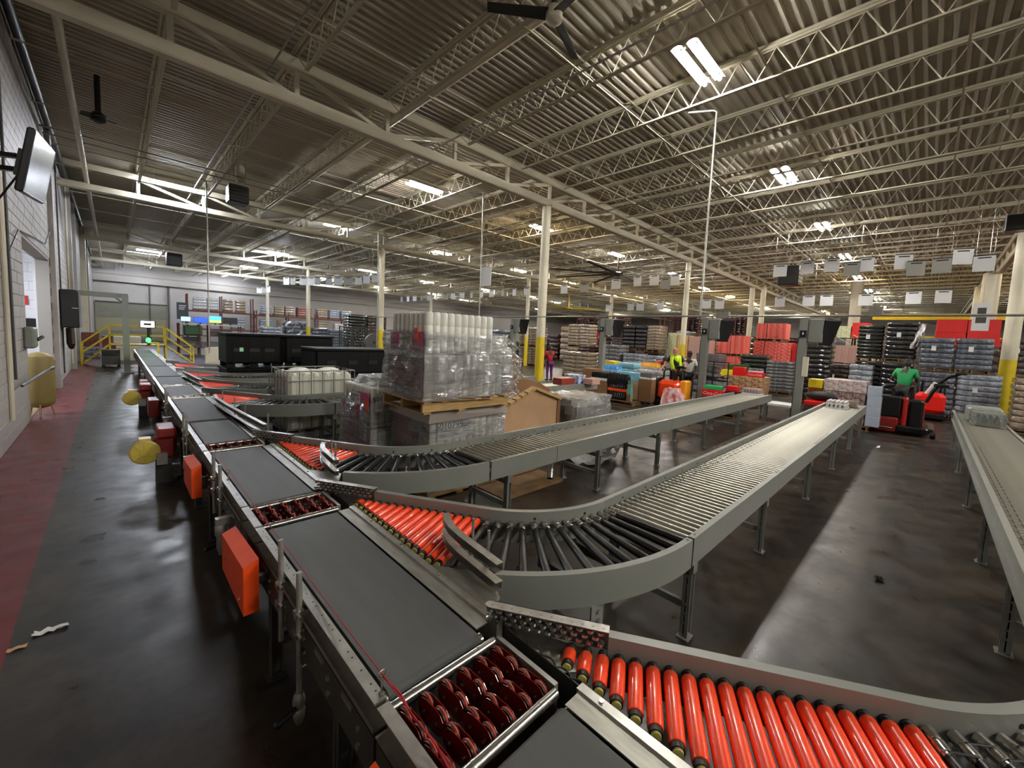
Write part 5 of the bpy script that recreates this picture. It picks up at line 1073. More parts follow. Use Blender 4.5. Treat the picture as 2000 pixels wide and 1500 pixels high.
# load beyond the middle spur
gH = 'packs beyond the middle spur'
t = thing('build_pallet', 'pallet under the soda packs beyond the middle spur', 'pallet', (14.8, 1.7, 0)); pallet_at(t, 14.2, 15.4, 1.0, 2.55, 0)
stack('soda trays in film beyond the middle spur, top', 14.25, 1.15, 2.12, 1.02, 1.34, 2, mat('pinkish_tray', (.62, .48, .48), .3, var=.6, vscale=16, dark=(.85, .82, .80), coat=.4), gH, 3, pal=False, style='box', depth=.9, name='tray_stack')
stack('dark red soda trays under the top ones', 14.25, 1.15, 2.12, .14, 1.01, 4, mat('dark_soda_tray', (.30, .12, .12), .3, var=.6, vscale=16, dark=(.70, .62, .60), coat=.4), gH, 3, pal=False, style='box', depth=.9, name='tray_stack')
pack('yellow and brown bottle tray left of the soda trays', 14.25, 2.15, 2.5, 1.05, 1.3, M_yel, grp=gH, dx=.5); stack('orange-brown packs under the yellow tray', 14.25, 2.15, 2.5, .14, 1.04, 3, mat('amber_pack', (.60, .30, .14), .35, var=.5, vscale=14), gH, 1, pal=False, style='box', depth=.6, name='tray_stack')
stack('pale water jugs at the right of the soda trays', 14.25, .82, 1.12, .14, 1.24, 4, G_ltblue if False else mat('milky_jug', (.72, .76, .82), .25, var=.15, coat=.3), gH, 1, pal=False, depth=.4, style='box', name='jug_stack')
t = thing('dark_bag', 'bulging black bag lying beyond the middle spur', 'bag', (13.8, 2.1, .72)); MB().lathe((13.9, 1.72, .86), (0, 1, 0), [(0, .02), (.05, .07), (.2, .12), (.4, .135), (.6, .11), (.75, .06), (.8, .01)], 18).build('bag_body', M_rubber, t)
pack('red and white flat pack below the black bag', 13.6, 1.9, 2.45, .60, .72, M_bright, grp=gH, dx=.4); MBx = stack('low crates under the red and white flat pack', 13.6, 1.85, 2.45, 0, .59, 3, G_dkbr, gH, 1, depth=.45, pal=False, style='box', name='crate_stack')
t = thing('white_table', 'low white-topped stand around the right terminal post', 'table', (13.9, 2.8, 0)); MB().box(13.65, 14.4, 2.72, 3.6, .44, .5).build('top', M_paper, t)
for x in (13.7, 14.35):
    for y in (2.76, 3.55): MB().cyl((x, y, 0), (x, y, .44), .02, 8).build('leg', M_greyd, t)
pack('blue and white water bottle packs on the fourth spur', 9.7, 7.55, 8.1, .79, 1.05, mat('navy_pack', (.15, .22, .55), .3, var=.7, vscale=12, dark=(.8, .85, .9)), grp='packs on the fourth spur', dx=.4)
pack('red flat stack on the fourth spur', 8.9, 7.5, 7.85, .79, .99, mat('rust_pack', (.62, .25, .20), .4, var=.5, vscale=12), grp='packs on the fourth spur', dx=.6); pack('pinkish pack at the end of the fourth spur', 9.9, 7.15, 7.5, .79, .97, G_pinkc, grp='packs on the fourth spur', dx=.4)
t = thing('red_white_bag', 'crumpled red and white sack by the orange pallet truck', 'bag', (12.4, 5.7, .1)); film_shell(t, 12.2, 12.7, 5.5, 6.1, .1, .72, 51, .05, taper=.45, name='sack', m=mat('red_white_sack', (.85, .10, .14), .4, var=.9, vscale=5, dark=(.85, .85, .85))); pallet_at(t, 12.1, 12.8, 5.4, 6.15, 0, .1)

# ---------------------------------------------------------------- pallet trucks
def truck(x, y, label, mc, yellow=False, battery=False, handle='loop', ml=None):
    t = thing('pallet_truck', label, 'pallet truck', (x, y, 0), 'ride-on pallet trucks')
    if battery: MB().cbox(-.1, .5, .24, .38, .05, 1.0, .05).cbox(.1, .5, -.1, .3, .1, .8, .05).build('motor_cover', mc, t, local=True); MB().cbox(-.05, .3, -.08, .22, .12, .95, .05).build('drive_housing', M_black, t, local=True)
    else: MB().cbox(-.1, .5, -.38, .38, .22, .92, .13).build('motor_cover', mc, t, local=True)
    MB().cbox(-.25, .85, -.42 if not battery else -.2, .42, .07, .24, .03).build('base', M_black, t, local=True)
    for yy in (-.3, .3): MB().cyl((-.12, yy-.05, .08), (-.12, yy+.05, .08), .08, 16).build('wheel', M_rubber, t, local=True)
    for yy in (-.24, .24): MB().cbox(.85, 2.3 if handle != 'curved' else .95, yy-.09, yy+.09, .05, .12, .02).build('fork', M_greyd, t, local=True)
    for yy in ((-.33, .33) if not battery else (.3, .85)): MB().tube([(.3, yy, .85), (.3, yy, 1.18), (.33, yy*.9, 1.26), (.45, yy*.7, 1.28), (.6, yy*.7, 1.2), (.62, yy*.7, .7)], .035, 10).build('guard_hoop', M_black, t, local=True)
    if battery: MB().cbox(-.2, .35, -.02+.40, .95, .45, 1.0, .03).build('battery_case', M_black, t, local=True); MB().cbox(-.2, .4, .40, .95, .03, .44, .04).build('lower_cover', M_mred, t, local=True); MB().cyl((-.22, .5, .15), (-.215, .85, .15), .02, 6).build('bumper', M_chrome, t, local=True)
    if yellow: MB().cbox(-.02, .4, -.62, -.40, .25, .95, .04).build('yellow_bumper', mat('orange_yellow', (.95, .62, .10), .45), t, local=True)
    MB().cbox(.05, .42, .40, .62, .1, 1.0, .05).build('side_pack', M_black, t, local=True)
    if handle == 'curved': MB().tube([(.1, .05, .9), (.08, -.05, 1.08), (.05, -.18, 1.28), (.0, -.38, 1.5), (-.05, -.62, 1.62)], .055, 12).build('tiller_arm', M_black, t, local=True); MB().tube([(.0, .12, .88), (-.03, .03, 1.06), (-.07, -.08, 1.28)], .05, 12).build('tiller_shroud', M_paper, t, local=True); MB().cbox(-.12, .02, -.78, -.5, 1.58, 1.64, .02).build('grip', M_black, t, local=True)
    else: MB().tube([(.2, -.1, .9), (.18, -.2, 1.2), (.12, -.3, 1.38)], .04, 10).build('tiller_arm', M_black, t, local=True); MB().cbox(.0, .2, -.5, -.2, 1.34, 1.42, .02).build('grip', M_black, t, local=True)
    return t
truck(12.9, 6.2, 'orange pallet truck ridden by the yellow-vested worker', mat('orange_truck_paint', (.95, .28, .08), .3, coat=.5), yellow=True)
truck(14.8, .05, 'red and black pallet truck ridden by the green-shirted worker', mat('red_truck_paint', (.62, .10, .08), .35, coat=.5), battery=True)
truck(19.0, -.15, 'bright red parked pallet truck with a curved white and black handle', mat('bright_truck_paint', (.88, .12, .08), .3, coat=.5), handle='curved')
# rail cage behind the yellow-vested worker
t = thing('roll_cage', 'black tubular roll cage behind the orange pallet truck', 'cage', (14.5, 5.9, 0))
for yy in (4.9, 5.4, 6.9, 7.3): MB().cyl((14.6, yy, 0), (14.6, yy, 1.6), .02, 8).build('post', M_black, t)
for z in (.5, 1.05, 1.58): MB().cyl((14.6, 4.9, z), (14.6, 7.3, z), .015, 8).build('rail', M_black, t)
for z in (.45, .95, 1.5): MB().box(14.6, 15.2, 4.9, 7.3, z, z+.02).build('shelf', M_greyd, t)
stack('clear wrapped bottles inside the roll cage, lower shelf', 14.65, 5.0, 6.2, .48, .93, 2, G_slate2, 'cage goods', 2, pal=False, depth=.5, name='tray_stack'); stack('clear wrapped bottles inside the roll cage, upper shelf', 14.65, 5.3, 6.6, .98, 1.4, 2, G_grey, 'cage goods', 2, pal=False, depth=.5, name='tray_stack')

# ---------------------------------------------------------------- people
def skin(name, J, edges, m, parent, sub=2):
    names = list(J); me = bpy.data.meshes.new(name)
    me.from_pydata([J[n][0] for n in names], [(names.index(a), names.index(b)) for a, b in edges], []); me.update()
    o = bpy.data.objects.new(name, me); col.objects.link(o); o.parent = parent; WLOC[o.name] = (0, 0, 0)
    md = o.modifiers.new('skin', 'SKIN'); md.use_smooth_shade = True
    if not me.skin_vertices: me.attributes.new('skin', 'FLOAT', 'POINT') if False else None
    if not len(me.skin_vertices):
        bpy.context.view_layer.objects.active = o; bpy.ops.mesh.customdata_skin_add()
    sv = me.skin_vertices[0].data
    for i, n in enumerate(names): r = J[n][1]; sv[i].radius = (r, r) if isinstance(r, (int, float)) else r
    sv[0].use_root = True
    sd = o.modifiers.new('sub', 'SUBSURF'); sd.levels = sub; sd.render_levels = sub
    me.materials.append(m); return o
def person(label, loc, rz, P, skin_m, shirt, pants, hair, bald=False, vest=None, sleeve=True, shoe=M_rubber):
    # P: joint name -> local position, +Y is the way the person faces
    t = thing('person', label, 'person', loc, None, rz)
    V = {k: Vector(v) for k, v in P.items()}
    J = {'pelvis': (V['pelvis'], (.15, .11)), 'waist': (V['waist'], (.135, .10)), 'chest': (V['chest'], (.165, .115)), 'neck0': (V['neck'], .062), 'head0': (V['neck']+(V['head']-V['neck'])*.45, .062)}
    E_ = [('pelvis', 'waist'), ('waist', 'chest'), ('chest', 'neck0'), ('neck0', 'head0')]
    for s_ in 'LR':
        J['sh'+s_] = (V['sh'+s_], .06); J['el'+s_] = (V['el'+s_], .043); J['wr'+s_] = (V['wr'+s_], .029); J['hip'+s_] = (V['hip'+s_], .095); J['kn'+s_] = (V['kn'+s_], .06); J['an'+s_] = (V['an'+s_], .042)
        d = (V['wr'+s_]-V['el'+s_]).normalized(); J['pm'+s_] = (V['wr'+s_]+d*.06, (.038, .02)); J['toe'+s_] = (V['an'+s_]+Vector((0, .17, -.05)), (.045, .03)); J['heel'+s_] = (V['an'+s_]+Vector((0, -.02, -.05)), .04)
        E_ += [('chest', 'sh'+s_), ('sh'+s_, 'el'+s_), ('el'+s_, 'wr'+s_), ('wr'+s_, 'pm'+s_), ('pelvis', 'hip'+s_), ('hip'+s_, 'kn'+s_), ('kn'+s_, 'an'+s_), ('an'+s_, 'heel'+s_), ('heel'+s_, 'toe'+s_)]
        side = d.cross(Vector((0, 0, 1))); side = side.normalized() if side.length > .1 else Vector((1, 0, 0)); dn = side.cross(d)
        for q in range(4):
            b0 = V['wr'+s_]+d*.085+side*(q-1.5)*.019; L = (.066, .076, .072, .055)[q]
            J['f%d%s' % (q, s_)] = (b0, .010); J['g%d%s' % (q, s_)] = (b0+d*L*.5+dn*.012, .009); J['h%d%s' % (q, s_)] = (b0+d*L*.8+dn*.035, .008)
            E_ += [('pm'+s_, 'f%d%s' % (q, s_)), ('f%d%s' % (q, s_), 'g%d%s' % (q, s_)), ('g%d%s' % (q, s_), 'h%d%s' % (q, s_))]
        b0 = V['wr'+s_]+d*.03+side*.035*(1 if s_ == 'L' else -1); J['th'+s_] = (b0, .012); J['ti'+s_] = (b0+d*.04+side*.02*(1 if s_ == 'L' else -1)+dn*.01, .010)
        E_ += [('wr'+s_, 'th'+s_), ('th'+s_, 'ti'+s_)]
    skin('body', J, E_, skin_m, t, 1)
    # head with face
    h = V['head']; up = (V['head']-V['neck']).normalized(); fw = Vector(P.get('face', (0, 1, 0))).normalized(); fw = (fw-up*fw.dot(up)).normalized(); rt = fw.cross(up)
    M = Matrix((rt, fw, up)).transposed().to_4x4(); M.translation = h
    b = MB(); prof = [(-.125, .02), (-.118, .045), (-.09, .062), (-.045, .073), (0, .078), (.045, .078), (.08, .066), (.105, .04), (.115, .004)]
    n = 18; vs = []
    for z, r in prof:
        for i in range(n):
            a = 2*pi*i/n; y = math.sin(a)*r*1.2+(.012 if z < -.04 else 0); x = math.cos(a)*r
            if math.sin(a) > .85 and -.02 < z < .02: y -= .006
            vs.append((x, y, z))
    b.add(vs, [(k*n+i, k*n+(i+1) % n, (k+1)*n+(i+1) % n, (k+1)*n+i) for k in range(len(prof)-1) for i in range(n)], True)
    b.lathe((0, .09, -.005), (0, .35, -1), [(0, .008), (.02, .012), (.035, .016), (.042, .006)], 8)
    for s_ in (-1, 1): b.lathe((s_*.075, -.005, 0), (s_, 0, 0), [(-.01, .028), (.006, .03), (.014, .02)], 10)
    b.xf(M).build('head', skin_m, t, local=True)
    e = MB()
    for s_ in (-1, 1): e.lathe((s_*.03, .082, .012), (0, 1, 0), [(-.008, .004), (0, .011), (.006, .007), (.008, .001)], 10)
    e.xf(M).build('eyes', M_rubber, t, local=True); MB().box(-.022, .022, .083, .092, -.062, -.054).xf(M).build('mouth', mat('lips', (.45, .18, .16), .6), t, local=True)
    hb = MB(); vs = []; pr = [(.015, .083), (.045, .086), (.08, .076), (.105, .052), (.122, .012)] if not bald else [(-.05, .076), (-.02, .082), (.01, .084), (.02, .080)]
    for z, r in pr:
        for i in range(n):
            a = 2*pi*i/n; zz = z-(.065 if (math.sin(a) < .1 and z < .05) else 0)
            if bald and math.sin(a) > -.1: r2 = r*.86
            else: r2 = r
            vs.append((math.cos(a)*r2, math.sin(a)*r2*1.22-.006, zz))
    hb.add(vs, [(k*n+i, k*n+(i+1) % n, (k+1)*n+(i+1) % n, (k+1)*n+i) for k in range(len(pr)-1) for i in range(n)]+([tuple(range((len(pr)-1)*n, len(pr)*n))] if not bald else []), True)
    hb.xf(M).build('hair', hair, t, local=True)
    # clothes: one shirt, one pair of trousers, shoes
    S = {'p': (V['pelvis'], (.165, .13)), 'w': (V['waist'], (.16, .125)), 'c': (V['chest'], (.185, .135)), 'n': (V['neck']-up*.035, .075)}; Es = [('p', 'w'), ('w', 'c'), ('c', 'n')]
    T = {'p': (V['pelvis'], (.16, .125))}; Et = []
    for s_ in 'LR':
        S['s'+s_] = (V['sh'+s_], .078); S['e'+s_] = (V['sh'+s_]+(V['el'+s_]-V['sh'+s_])*.75, .062); Es += [('c', 's'+s_), ('s'+s_, 'e'+s_)]
        T['h'+s_] = (V['hip'+s_], .108); T['k'+s_] = (V['kn'+s_], .075); T['a'+s_] = (V['an'+s_]+Vector((0, 0, .03)), .06); Et += [('p', 'h'+s_), ('h'+s_, 'k'+s_), ('k'+s_, 'a'+s_)]
        f = V['an'+s_]; MB().cbox(f.x-.05, f.x+.05, f.y-.09, f.y+.2, f.z-.085, f.z-.0, .03).build('shoe', shoe, t, local=True)
    skin('shirt', S, Es, shirt, t, 1); skin('trousers', T, Et, pants, t, 1)
    if vest:
        c_, w2 = V['chest'], V['waist']; Vv = {'B1': (c_+Vector((0, -.05, .08)), (.19, .09)), 'B2': (w2+Vector((0, -.045, -.10)), (.17, .09))}; Ev = [('B1', 'B2')]
        for q, g_ in ((-1, 'L'), (1, 'R')):
            Vv['1'+g_] = (c_+Vector((q*.125, .07, .10)), (.055, .06)); Vv['2'+g_] = (c_+Vector((q*.135, .09, -.1)), (.065, .06)); Vv['3'+g_] = (w2+Vector((q*.13, .09, -.12)), (.065, .06)); Ev += [('B1', '1'+g_), ('1'+g_, '2'+g_), ('2'+g_, '3'+g_)]
        skin('safety_vest', Vv, Ev, vest, t, 1)
    return t
def pose(lean=(0, 0), arms=None, legs=None, h=1.0):
    lx, ly = lean
    P = {'pelvis': (0, 0, .95), 'waist': (lx*.35, ly*.35, 1.12), 'chest': (lx*.8, ly*.8, 1.36), 'neck': (lx, ly, 1.52), 'head': (lx*1.12, ly*1.12+.015, 1.665),
         'shL': (-.19+lx*.85, ly*.85, 1.44), 'shR': (.19+lx*.85, ly*.85, 1.44), 'hipL': (-.10, 0, .90), 'hipR': (.10, 0, .90), 'knL': (-.11, .03, .5), 'knR': (.11, .03, .5), 'anL': (-.12, -.01, .1), 'anR': (.12, -.01, .1),
         'elL': (-.26+lx, ly, 1.17), 'elR': (.26+lx, ly, 1.17), 'wrL': (-.25+lx, ly+.12, .95), 'wrR': (.25+lx, ly+.12, .95)}
    P.update(arms or {}); P.update(legs or {})
    return {k: tuple(c*h for c in v) for k, v in P.items()}
M_vest = mat('hi_vis_vest', (.82, .98, .15), .5); M_blk = mat('black_cloth', (.04, .04, .05), .7); M_redc = mat('red_cloth', (.72, .07, .10), .6); M_grn = mat('green_cloth', (.08, .55, .30), .6); M_hair = mat('dark_hair', (.04, .03, .03), .6); M_purp = mat('purple_cloth', (.36, .10, .36), .6)
person('bald worker in black shirt and yellow safety vest leaning back on the orange truck', (13.62, 6.2, .25), math.radians(118), pose((.16, .02), {'elR': (.46, -.02, 1.18), 'wrR': (.60, .10, 1.0), 'elL': (-.16, .16, 1.18), 'wrL': (-.22, .40, 1.10)}), M_skin1, M_blk, M_blk, mat('short_grey_hair', (.45, .36, .30), .7), bald=True, vest=M_vest)
person('worker in a pale top mostly hidden behind the yellow-vested worker', (14.1, 6.05, .15), math.radians(100), pose((0, .05)), M_skin2, mat('pale_cloth', (.75, .75, .72), .7), M_blk, M_hair)
person('worker in a red shirt and purple trousers standing by the centre column', (15.2, 13.65, 0), math.radians(-20), pose((0, .05), {'elR': (.25, .12, 1.18), 'wrR': (.16, .36, 1.12), 'elL': (-.25, .1, 1.16), 'wrL': (-.14, .34, 1.1)}), M_skin2, M_redc, M_purp, M_hair)
person('worker in a dark red shirt bending forward between the posts', (17.0, 9.0, 0), math.radians(-130), pose((.02, .42), {'chest': (.02, .33, 1.26), 'neck': (.02, .48, 1.36), 'head': (.02, .58, 1.46), 'shL': (-.18, .38, 1.32), 'shR': (.2, .38, 1.32), 'elL': (-.24, .5, 1.06), 'wrL': (-.2, .62, .86), 'elR': (.26, .5, 1.06), 'wrR': (.22, .62, .86)}), M_skin2, mat('dark_red_cloth', (.55, .07, .10), .6), M_blk, M_hair)
person('worker in a green shirt seen from behind on the black-batteried truck', (15.35, .46, .25), math.radians(-95), pose((.03, .12), {'elR': (.27, .12, 1.17), 'wrR': (.2, .38, 1.15), 'elL': (-.27, .12, 1.17), 'wrL': (-.2, .38, 1.12)}), M_skin2, M_grn, M_blk, M_hair)

# ---------------------------------------------------------------- left wall fittings
t = thing('wall_television', 'black television on a wall arm, upper left', 'television', (-1.15, 6.1, 3.5))
Mtv = Matrix.Translation((-.43, 6.16, 3.45)) @ Matrix.Rotation(math.radians(88), 4, 'Z') @ Matrix.Rotation(-.18, 4, 'X') if False else None
a_, t_, r_ = 1.53, .18, .09
w0 = Vector((math.cos(a_), math.sin(a_), 0)); n0 = Vector((math.sin(a_), -math.cos(a_), 0)); h0 = Vector((0, 0, 1))*math.cos(t_)+n0*math.sin(t_)
wv = w0*math.cos(r_)+h0*math.sin(r_); hv = -w0*math.sin(r_)+h0*math.cos(r_); nv = wv.cross(hv)
Mtv = Matrix((wv, hv, nv)).transposed().to_4x4(); Mtv.translation = (-.43, 6.16, 3.45)
MB().cbox(-.475, .475, -.275, .275, -.05, 0, .012).xf(Mtv).build('case', M_black, t); MB().box(-.455, .455, -.255, .255, 0, .002).xf(Mtv).build('screen', M_glassy, t)
MB().box(-.2, .2, -.15, .15, -.09, -.05).xf(Mtv).build('rear_housing', M_black, t); MB().box(-.12, .12, -.12, .12, -.13, -.09).xf(Mtv).build('mount_plate', M_black, t)
pv = Mtv @ Vector((0, 0, -.13))
for dz in (-.06, .06): MB().bar((pv.x, pv.y, pv.z+dz), (-.85, 6.45, 3.5+dz), .05, .04).build('arm', M_black, t); MB().bar((-.85, 6.45, 3.5+dz), (-1.15, 6.15, 3.5+dz), .05, .04).build('arm', M_black, t)
MB().box(-1.165, -1.12, 6.0, 6.3, 3.25, 3.75).build('wall_plate', M_black, t)
MB().tube([tuple(Mtv @ Vector((-.1, -.1, -.1))), (-.7, 6.2, 3.1), (-.95, 6.5, 2.95), (-1.13, 7.5, 3.0)], .008, 6).build('cable', M_rubber, t)
for (y, zt, zb, r, lb) in ((10.9, 7.3, 1.0, .018, 'dark conduit running full height at the far left'), (10.4, 7.3, .4, .028, 'painted conduit left of the wall opening'), (18.6, 7.2, 2.9, .03, 'conduit dropping to the black wall box'), (20.6, 7.2, .2, .02, 'dark drain pipe behind the black wall box'), (24.5, 7.2, .2, .03, 'far vertical pipe on the left wall')):
    tag(MB().cyl((XW+.03, y, zb), (XW+.03, y, zt), r, 8).build('wall_conduit', M_greyd if r < .025 else M_white), lb, 'conduit', 'conduits on the left wall')
tag(MB().tube([(XW+.03, 10.95, 3.1), (XW+.04, 12, 3.6), (XW+.03, 14, 3.75), (XW+.03, 16.5, 3.9), (XW+.03, 18.4, 4.6)], .012, 6).build('loose_cable', M_rubber), 'loose black cable looping across the wall above the opening', 'cable')
tag(MB().tube([(XW+.1, 10.8, .9), (XW+.22, 11.6, 1.0), (XW+.3, 12.2, 1.06)], .022, 8).lathe((XW+.3, 12.2, 1.06), (.2, 1, .05), [(0, .02), (.05, .035), (.2, .03), (.25, .01)], 8).build('wall_hook', M_greyd), 'dark hook arm with handle sticking out of the wall by the tank', 'hook')
t = thing('opening_frame', 'grey disconnect box with lever beside the wall opening', 'electrical box', (XW+.1, 12.3, 1.4)); MB().cbox(XW, XW+.14, 12.2, 12.75, 1.45, 1.85, .03).build('case', M_grey, t); MB().cyl((XW+.14, 12.6, 1.6), (XW+.2, 12.7, 1.66), .03, 8).build('lever', M_black, t)
t = thing('air_tank', 'tan upright air tank standing in the wall opening', 'tank', (-1.0, 13.35, 0))
MB().lathe((-1.07, 13.2, .16), (0, 0, 1), [(0, .03), (.03, .12), (.09, .19), (.16, .205), (1.0, .205), (1.08, .19), (1.14, .12), (1.17, .03)], 28).build('shell', M_tan, t)
for k in range(3): a = 2*pi*k/3+.5; MB().bar((-1.07+.14*math.cos(a), 13.2+.14*math.sin(a), .26), (-1.07+.19*math.cos(a), 13.2+.19*math.sin(a), 0), .1, .02).build('leg', M_tan, t)
t = thing('work_station', 'black scanner gear on a dark bin inside the lit room', 'equipment', (-1.9, 16.2, 0)); MB().lathe((-1.9, 16.0, 0), (0, 0, 1), [(0, .2), (.85, .26), (.9, .27)], 18).build('bin', M_black, t)
MB().cyl((-1.75, 15.2, .1), (-1.75, 15.2, 1.75), .03, 8).build('stand', M_black, t); MB().cbox(-1.95, -1.6, 15.0, 15.3, 1.55, 2.0, .05).build('machine_head', M_black, t); MB().box(-1.5, -1.25, 15.2, 15.24, 1.7, 2.0).build('monitor', M_black, t); MB().bar((-1.6, 15.2, 1.85), (-1.4, 15.2, 1.85), .03, .03).build('monitor_arm', M_black, t)
MB().box(-1.7, -1.35, 15.8, 16.0, 1.0, 1.05).build('tray', M_black, t); MB().bar((-1.75, 15.2, .1), (-1.9, 16, .05), .05, .05).build('foot_bar', M_black, t)
tag(MB().box(-1.9, -1.6, OY1+.3, OY1+.335, 2.35, 2.6).build('red_notice', M_redc), 'small red notice on the lit room wall', 'notice'); tag(MB().cyl((-2.1, 17.9, 2.4), (-2.1, 17.9, 3.9), .05, 8).build('room_pipe', M_mred), 'dark red vertical pipe in the lit room', 'pipe')
t = thing('wall_charger', 'tall black charger box with a hanging handset on the left wall', 'wall box', (-1.0, 20.9, 1.2)); MB().cbox(XW+.01, XW+.42, 20.2, 21.4, 1.72, 2.95, .03).build('case', M_black, t)
MB().tube([(-.95, 20.3, 1.75), (-.93, 20.25, 1.5), (-.92, 20.2, 1.2), (-.95, 20.3, 1.08), (-1.0, 20.5, 1.2), (-1.0, 20.5, 1.7)], .07, 10).build('cable_loop', mat('dark_brown_hose', (.16, .06, .05), .5), t); MB().box(-.9, -.76, 20.195, 20.2, 2.35, 2.37).build('nameplate', M_paper, t)
t = thing('goalpost_frame', 'grey square-section frame rising beside the line and reaching the wall', 'frame', (.37, 22.5, 0))
MB().box(.27, .45, 22.4, 22.58, .02, 3.05).build('post', M_grey, t); MB().box(-1.15, .27, 22.4, 22.58, 2.87, 3.05).build('beam', M_grey, t); MB().box(.17, .55, 22.3, 22.68, 0, .02).build('base_plate', M_grey, t); MB().bar((.27, 22.49, 2.72), (.10, 22.49, 2.89), .1, .06).build('gusset', M_grey, t)
# yellow crossover stairs
t = thing('crossover_stairs', 'yellow railed crossover stairs bridging the far end of the line', 'stairs', (.8, 27, 0))
Y0, Y1 = 26.2, 27.2
MB().box(-.1, 1.75, Y0, Y1, 1.05, 1.12).build('platform', M_greyd, t)
for yy in (Y0, Y1):
    for a, b_ in (((-.1, yy, 2.12), (1.75, yy, 2.12)), ((-.1, yy, 1.6), (1.75, yy, 1.6)), ((-.1, yy, 1.1), (1.75, yy, 1.1)), ((-.1, yy, 2.12), (-.95, yy, 1.15)), ((-.1, yy, 1.6), (-.95, yy, .65)), ((-.1, yy, 1.1), (-.95, yy, .05)), ((1.75, yy, 2.12), (2.75, yy, 1.0)), ((1.75, yy, 1.6), (2.75, yy, .55)), ((1.75, yy, 1.1), (2.75, yy, .05)),
                   ((-.1, yy, 0), (-.1, yy, 2.15)), ((1.75, yy, 0), (1.75, yy, 2.15)), ((-.95, yy, 0), (-.95, yy, 1.18)), ((2.75, yy, 0), (2.75, yy, 1.03))):
        MB().bar(a, b_, .055, .055).build('rail_tube' if abs(a[2]-b_[2]) < 1.9 or a[0] != b_[0] else 'rail_post', M_yel, t)
for k in range(5):
    MB().box(-.95+.17*k, -.78+.17*k, Y0, Y1, .2*k+.15, .2*k+.18).build('tread', M_greyd, t); MB().box(2.75-.2*k-.2, 2.75-.2*k, Y0, Y1, .2*k+.15, .2*k+.18).build('tread', M_greyd, t)
M_green_em = mat('green_beacon', (.1, 1, .2), .4, emit=(.1, 1., .2), es=10)
t = thing('green_beacon', 'glowing green beacon on a yellow stand over the line', 'beacon', (.97, 22.2, 0)); MB().lathe((.97, 22.2, 1.22), (0, 0, 1), [(0, .03), (.02, .07), (.1, .075), (.15, .05), (.17, .01)], 14).build('lens', M_green_em, t); MB().bar((1.25, 22.2, .0), (1.25, 22.2, 1.2), .06, .06).bar((1.25, 22.2, 1.2), (.95, 22.2, 1.2), .05, .04).build('stand', M_yel, t)
t = thing('lit_terminal', 'lit white screen on a post at the top of the yellow stairs', 'screen', (1.1, 26.0, 1.1)); MB().cbox(.88, 1.4, 26.05, 26.1, 1.72, 2.06, .01).build('case', M_black, t); MB().box(.9, 1.36, 26.04, 26.05, 1.75, 2.03).build('display', mat('white_display', (.9, .9, .9), .4, emit=(.9, .93, 1), es=2.2), t); MB().box(1.1, 1.2, 26.08, 26.14, .93, 1.8).build('arm', M_black, t)
MB().box(1.0, 1.25, 26.035, 26.04, 1.84, 1.94).build('displayed_text', M_greyd, t)
# monitors on the raised desk
t = thing('raised_desk', 'dark red framed raised desk with shelves under the row of monitors', 'desk', (4.5, 34.4, 0))
for x in (2.9, 3.9, 4.4, 6.1):
    for y in (34, 34.8): MB().box(x-.04, x+.04, y-.04, y+.04, 0, 2.0).build('post', M_mar, t)
for z in (.5, 1.25, 1.98): MB().box(2.86, 6.14, 33.96, 34.84, z-.05, z).build('shelf', M_mar if z < 1.9 else M_paper, t)
MB().box(3.1, 4.0, 33.98, 34.8, .52, 1.15).build('lower_box', G_dkgreen, t); MB().cbox(3.15, 4.05, 34.0, 34.7, 1.26, 1.85, .04).build('green_bin', G_green, t); MB().box(4.45, 5.6, 34.0, 34.7, 1.26, 1.6).build('red_bin', G_mar, t)
for i, (x0, x1, z0, z1, em, st) in enumerate(((3.0, 3.5, 2.1, 2.42, (.45, .7, .95), 2.), (3.62, 4.34, 2.05, 2.42, (.08, .2, .95), 2.2), (4.4, 5.07, 2.08, 2.56, (.2, .65, .95), 2.4), (5.15, 5.95, 2.07, 2.5, (.02, .02, .04), .2))):
    tt = thing('desk_monitor', ORD[i]+' monitor from the left on the raised desk, '+('pale blue', 'deep blue', 'sky blue and green', 'dark')[i], 'monitor', ((x0+x1)/2, 34.2, 1.99), 'desk monitors'); MB().cbox(x0, x1, 34.2, 34.26, z0, z1, .01).build('case', M_black, tt)
    MB().box(x0+.02, x1-.02, 34.19, 34.2, z0+.03, z1-.02).build('display', mat('display_%d' % i, em, .3, emit=em, es=st), tt); MB().box((x0+x1)/2-.04, (x0+x1)/2+.04, 34.2, 34.3, 1.98, z0+.02).build('stand', M_black, tt)
    if i == 2: MB().box(x0+.02, x1-.02, 34.18, 34.19, z0+.03, z0+.18).build('displayed_field', mat('display_green', (.55, .8, .2), .3, emit=(.6, .85, .25), es=1.6), tt)
bpy.data.objects['crossover_stairs'].scale.z = .84
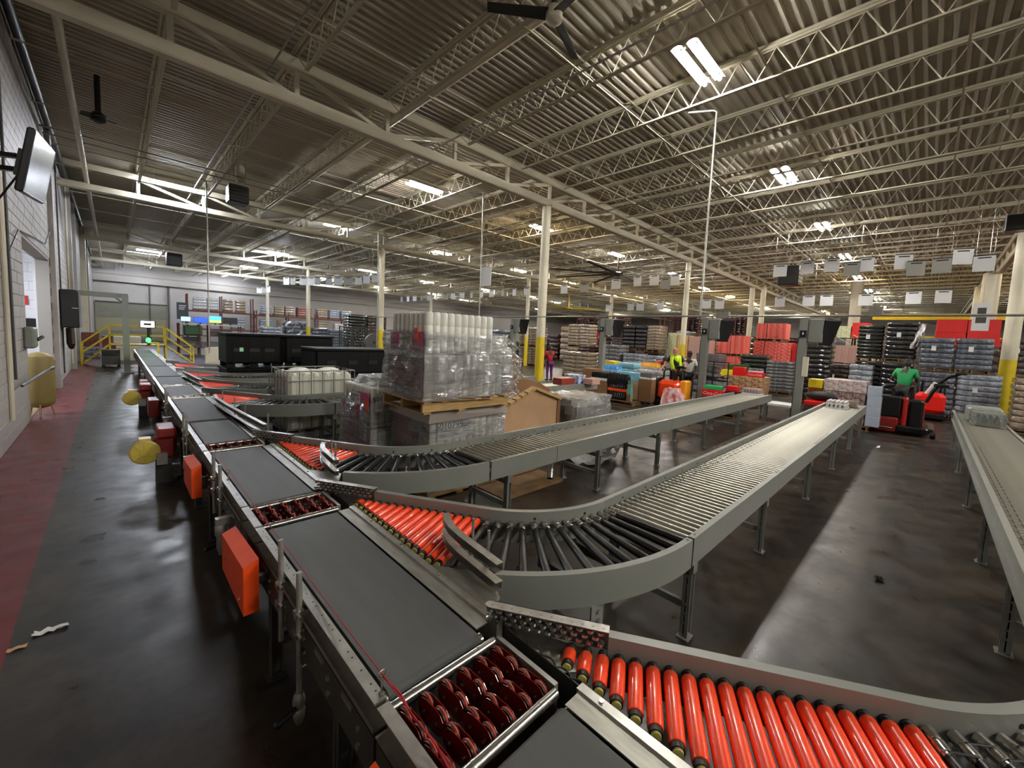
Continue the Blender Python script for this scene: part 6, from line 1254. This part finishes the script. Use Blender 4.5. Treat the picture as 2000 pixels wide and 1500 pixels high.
# carton shelves by the far left wall
gL = 'packs by the far left wall'
stack('rust-red crate stack against the left wall, upper part', -1.12, 31.0, 31.9, .62, 1.3, 4, mat('rust_crate', (.45, .22, .17), .5, var=.5, vscale=9), gL, 1, pal=False, style='box', depth=.62, name='crate_stack'); stack('grey film packs under the rust-red crates', -1.15, 30.9, 31.9, 0, .60, 3, G_slate2, gL, 1, pal=False, depth=.68, name='pack_stack')
stack('second rust-brown crate stack behind the yellow stair foot', -.4, 32.5, 33.4, 0, 1.1, 5, MATS['rust_crate'], gL, 1, style='box', depth=.9, name='crate_stack')
t = thing('pack_cart', 'dark machinery cart under the left stair flight', 'cart', (-.3, 25.3, 0)); MB().box(-.35, .2, 24.9, 25.7, .55, .75).build('upper_box', M_black, t); MB().box(-.35, .2, 24.9, 25.7, .12, .5).build('lower_box', M_greyd, t)
for x in (-.3, .15): MB().cyl((x, 24.95, .06), (x, 25.02, .06), .06, 10).build('wheel', M_rubber, t)
tag(MB().cbox(.0, 1.0, 29, 29.9, .8, 1.2, .03).box(.1, .9, 29.1, 29.8, 0, .8).build('wrapping_machine', M_white), 'pale machine at the end of the line behind the yellow stairs', 'machine')
t = thing('drum_fan', 'black drum fan on a stand right of the monitors', 'fan', (9.2, 33.5, 0)); MB().cyl((9.2, 33.3, 1.95), (9.2, 33.8, 2.0), .55, 24, caps=False).build('drum', M_black, t); MB().bar((9.2, 33.55, 0), (9.2, 33.55, 1.5), .08, .08).build('stand', M_black, t)
for k in range(5): a = 2*pi*k/5; MB().bar((9.2, 33.5, 1.97), (9.2+.5*math.cos(a), 33.5, 1.97+.5*math.sin(a)), .18, .02).build('blade', M_greyd, t)
t = thing('black_cage', 'black slatted cage cart behind the tall bottle pallet', 'cage', (9.6, 24.5, 0))
for x in (8.9, 9.6, 10.4, 11.2): MB().box(x-.03, x+.03, 24, 24.06, 0, 2.28).build('post', M_black, t)
for z in (.3, .8, 2.25): MB().box(8.87, 11.23, 24, 24.06, z-.04, z).build('rail', M_black, t)
for k in range(14): MB().box(9.0+.16*k, 9.03+.16*k, 24.01, 24.04, .8, 2.2).build('slat', M_black, t)
t = thing('wheel_fan', 'round dark fan in front of the black cage', 'fan', (10.7, 23.6, 0)); MB().lathe((10.7, 23.6, 1.4), (0, 1, 0), [(0, .5), (.02, .52), (.2, .52), (.22, .5)], 24).build('drum', M_greyd, t); MB().bar((10.7, 23.7, 0), (10.7, 23.7, .9), .08, .08).build('stand', M_black, t); MB().cyl((10.7, 23.58, 1.4), (10.7, 23.6, 1.4), .09, 12).build('hub', M_black, t)
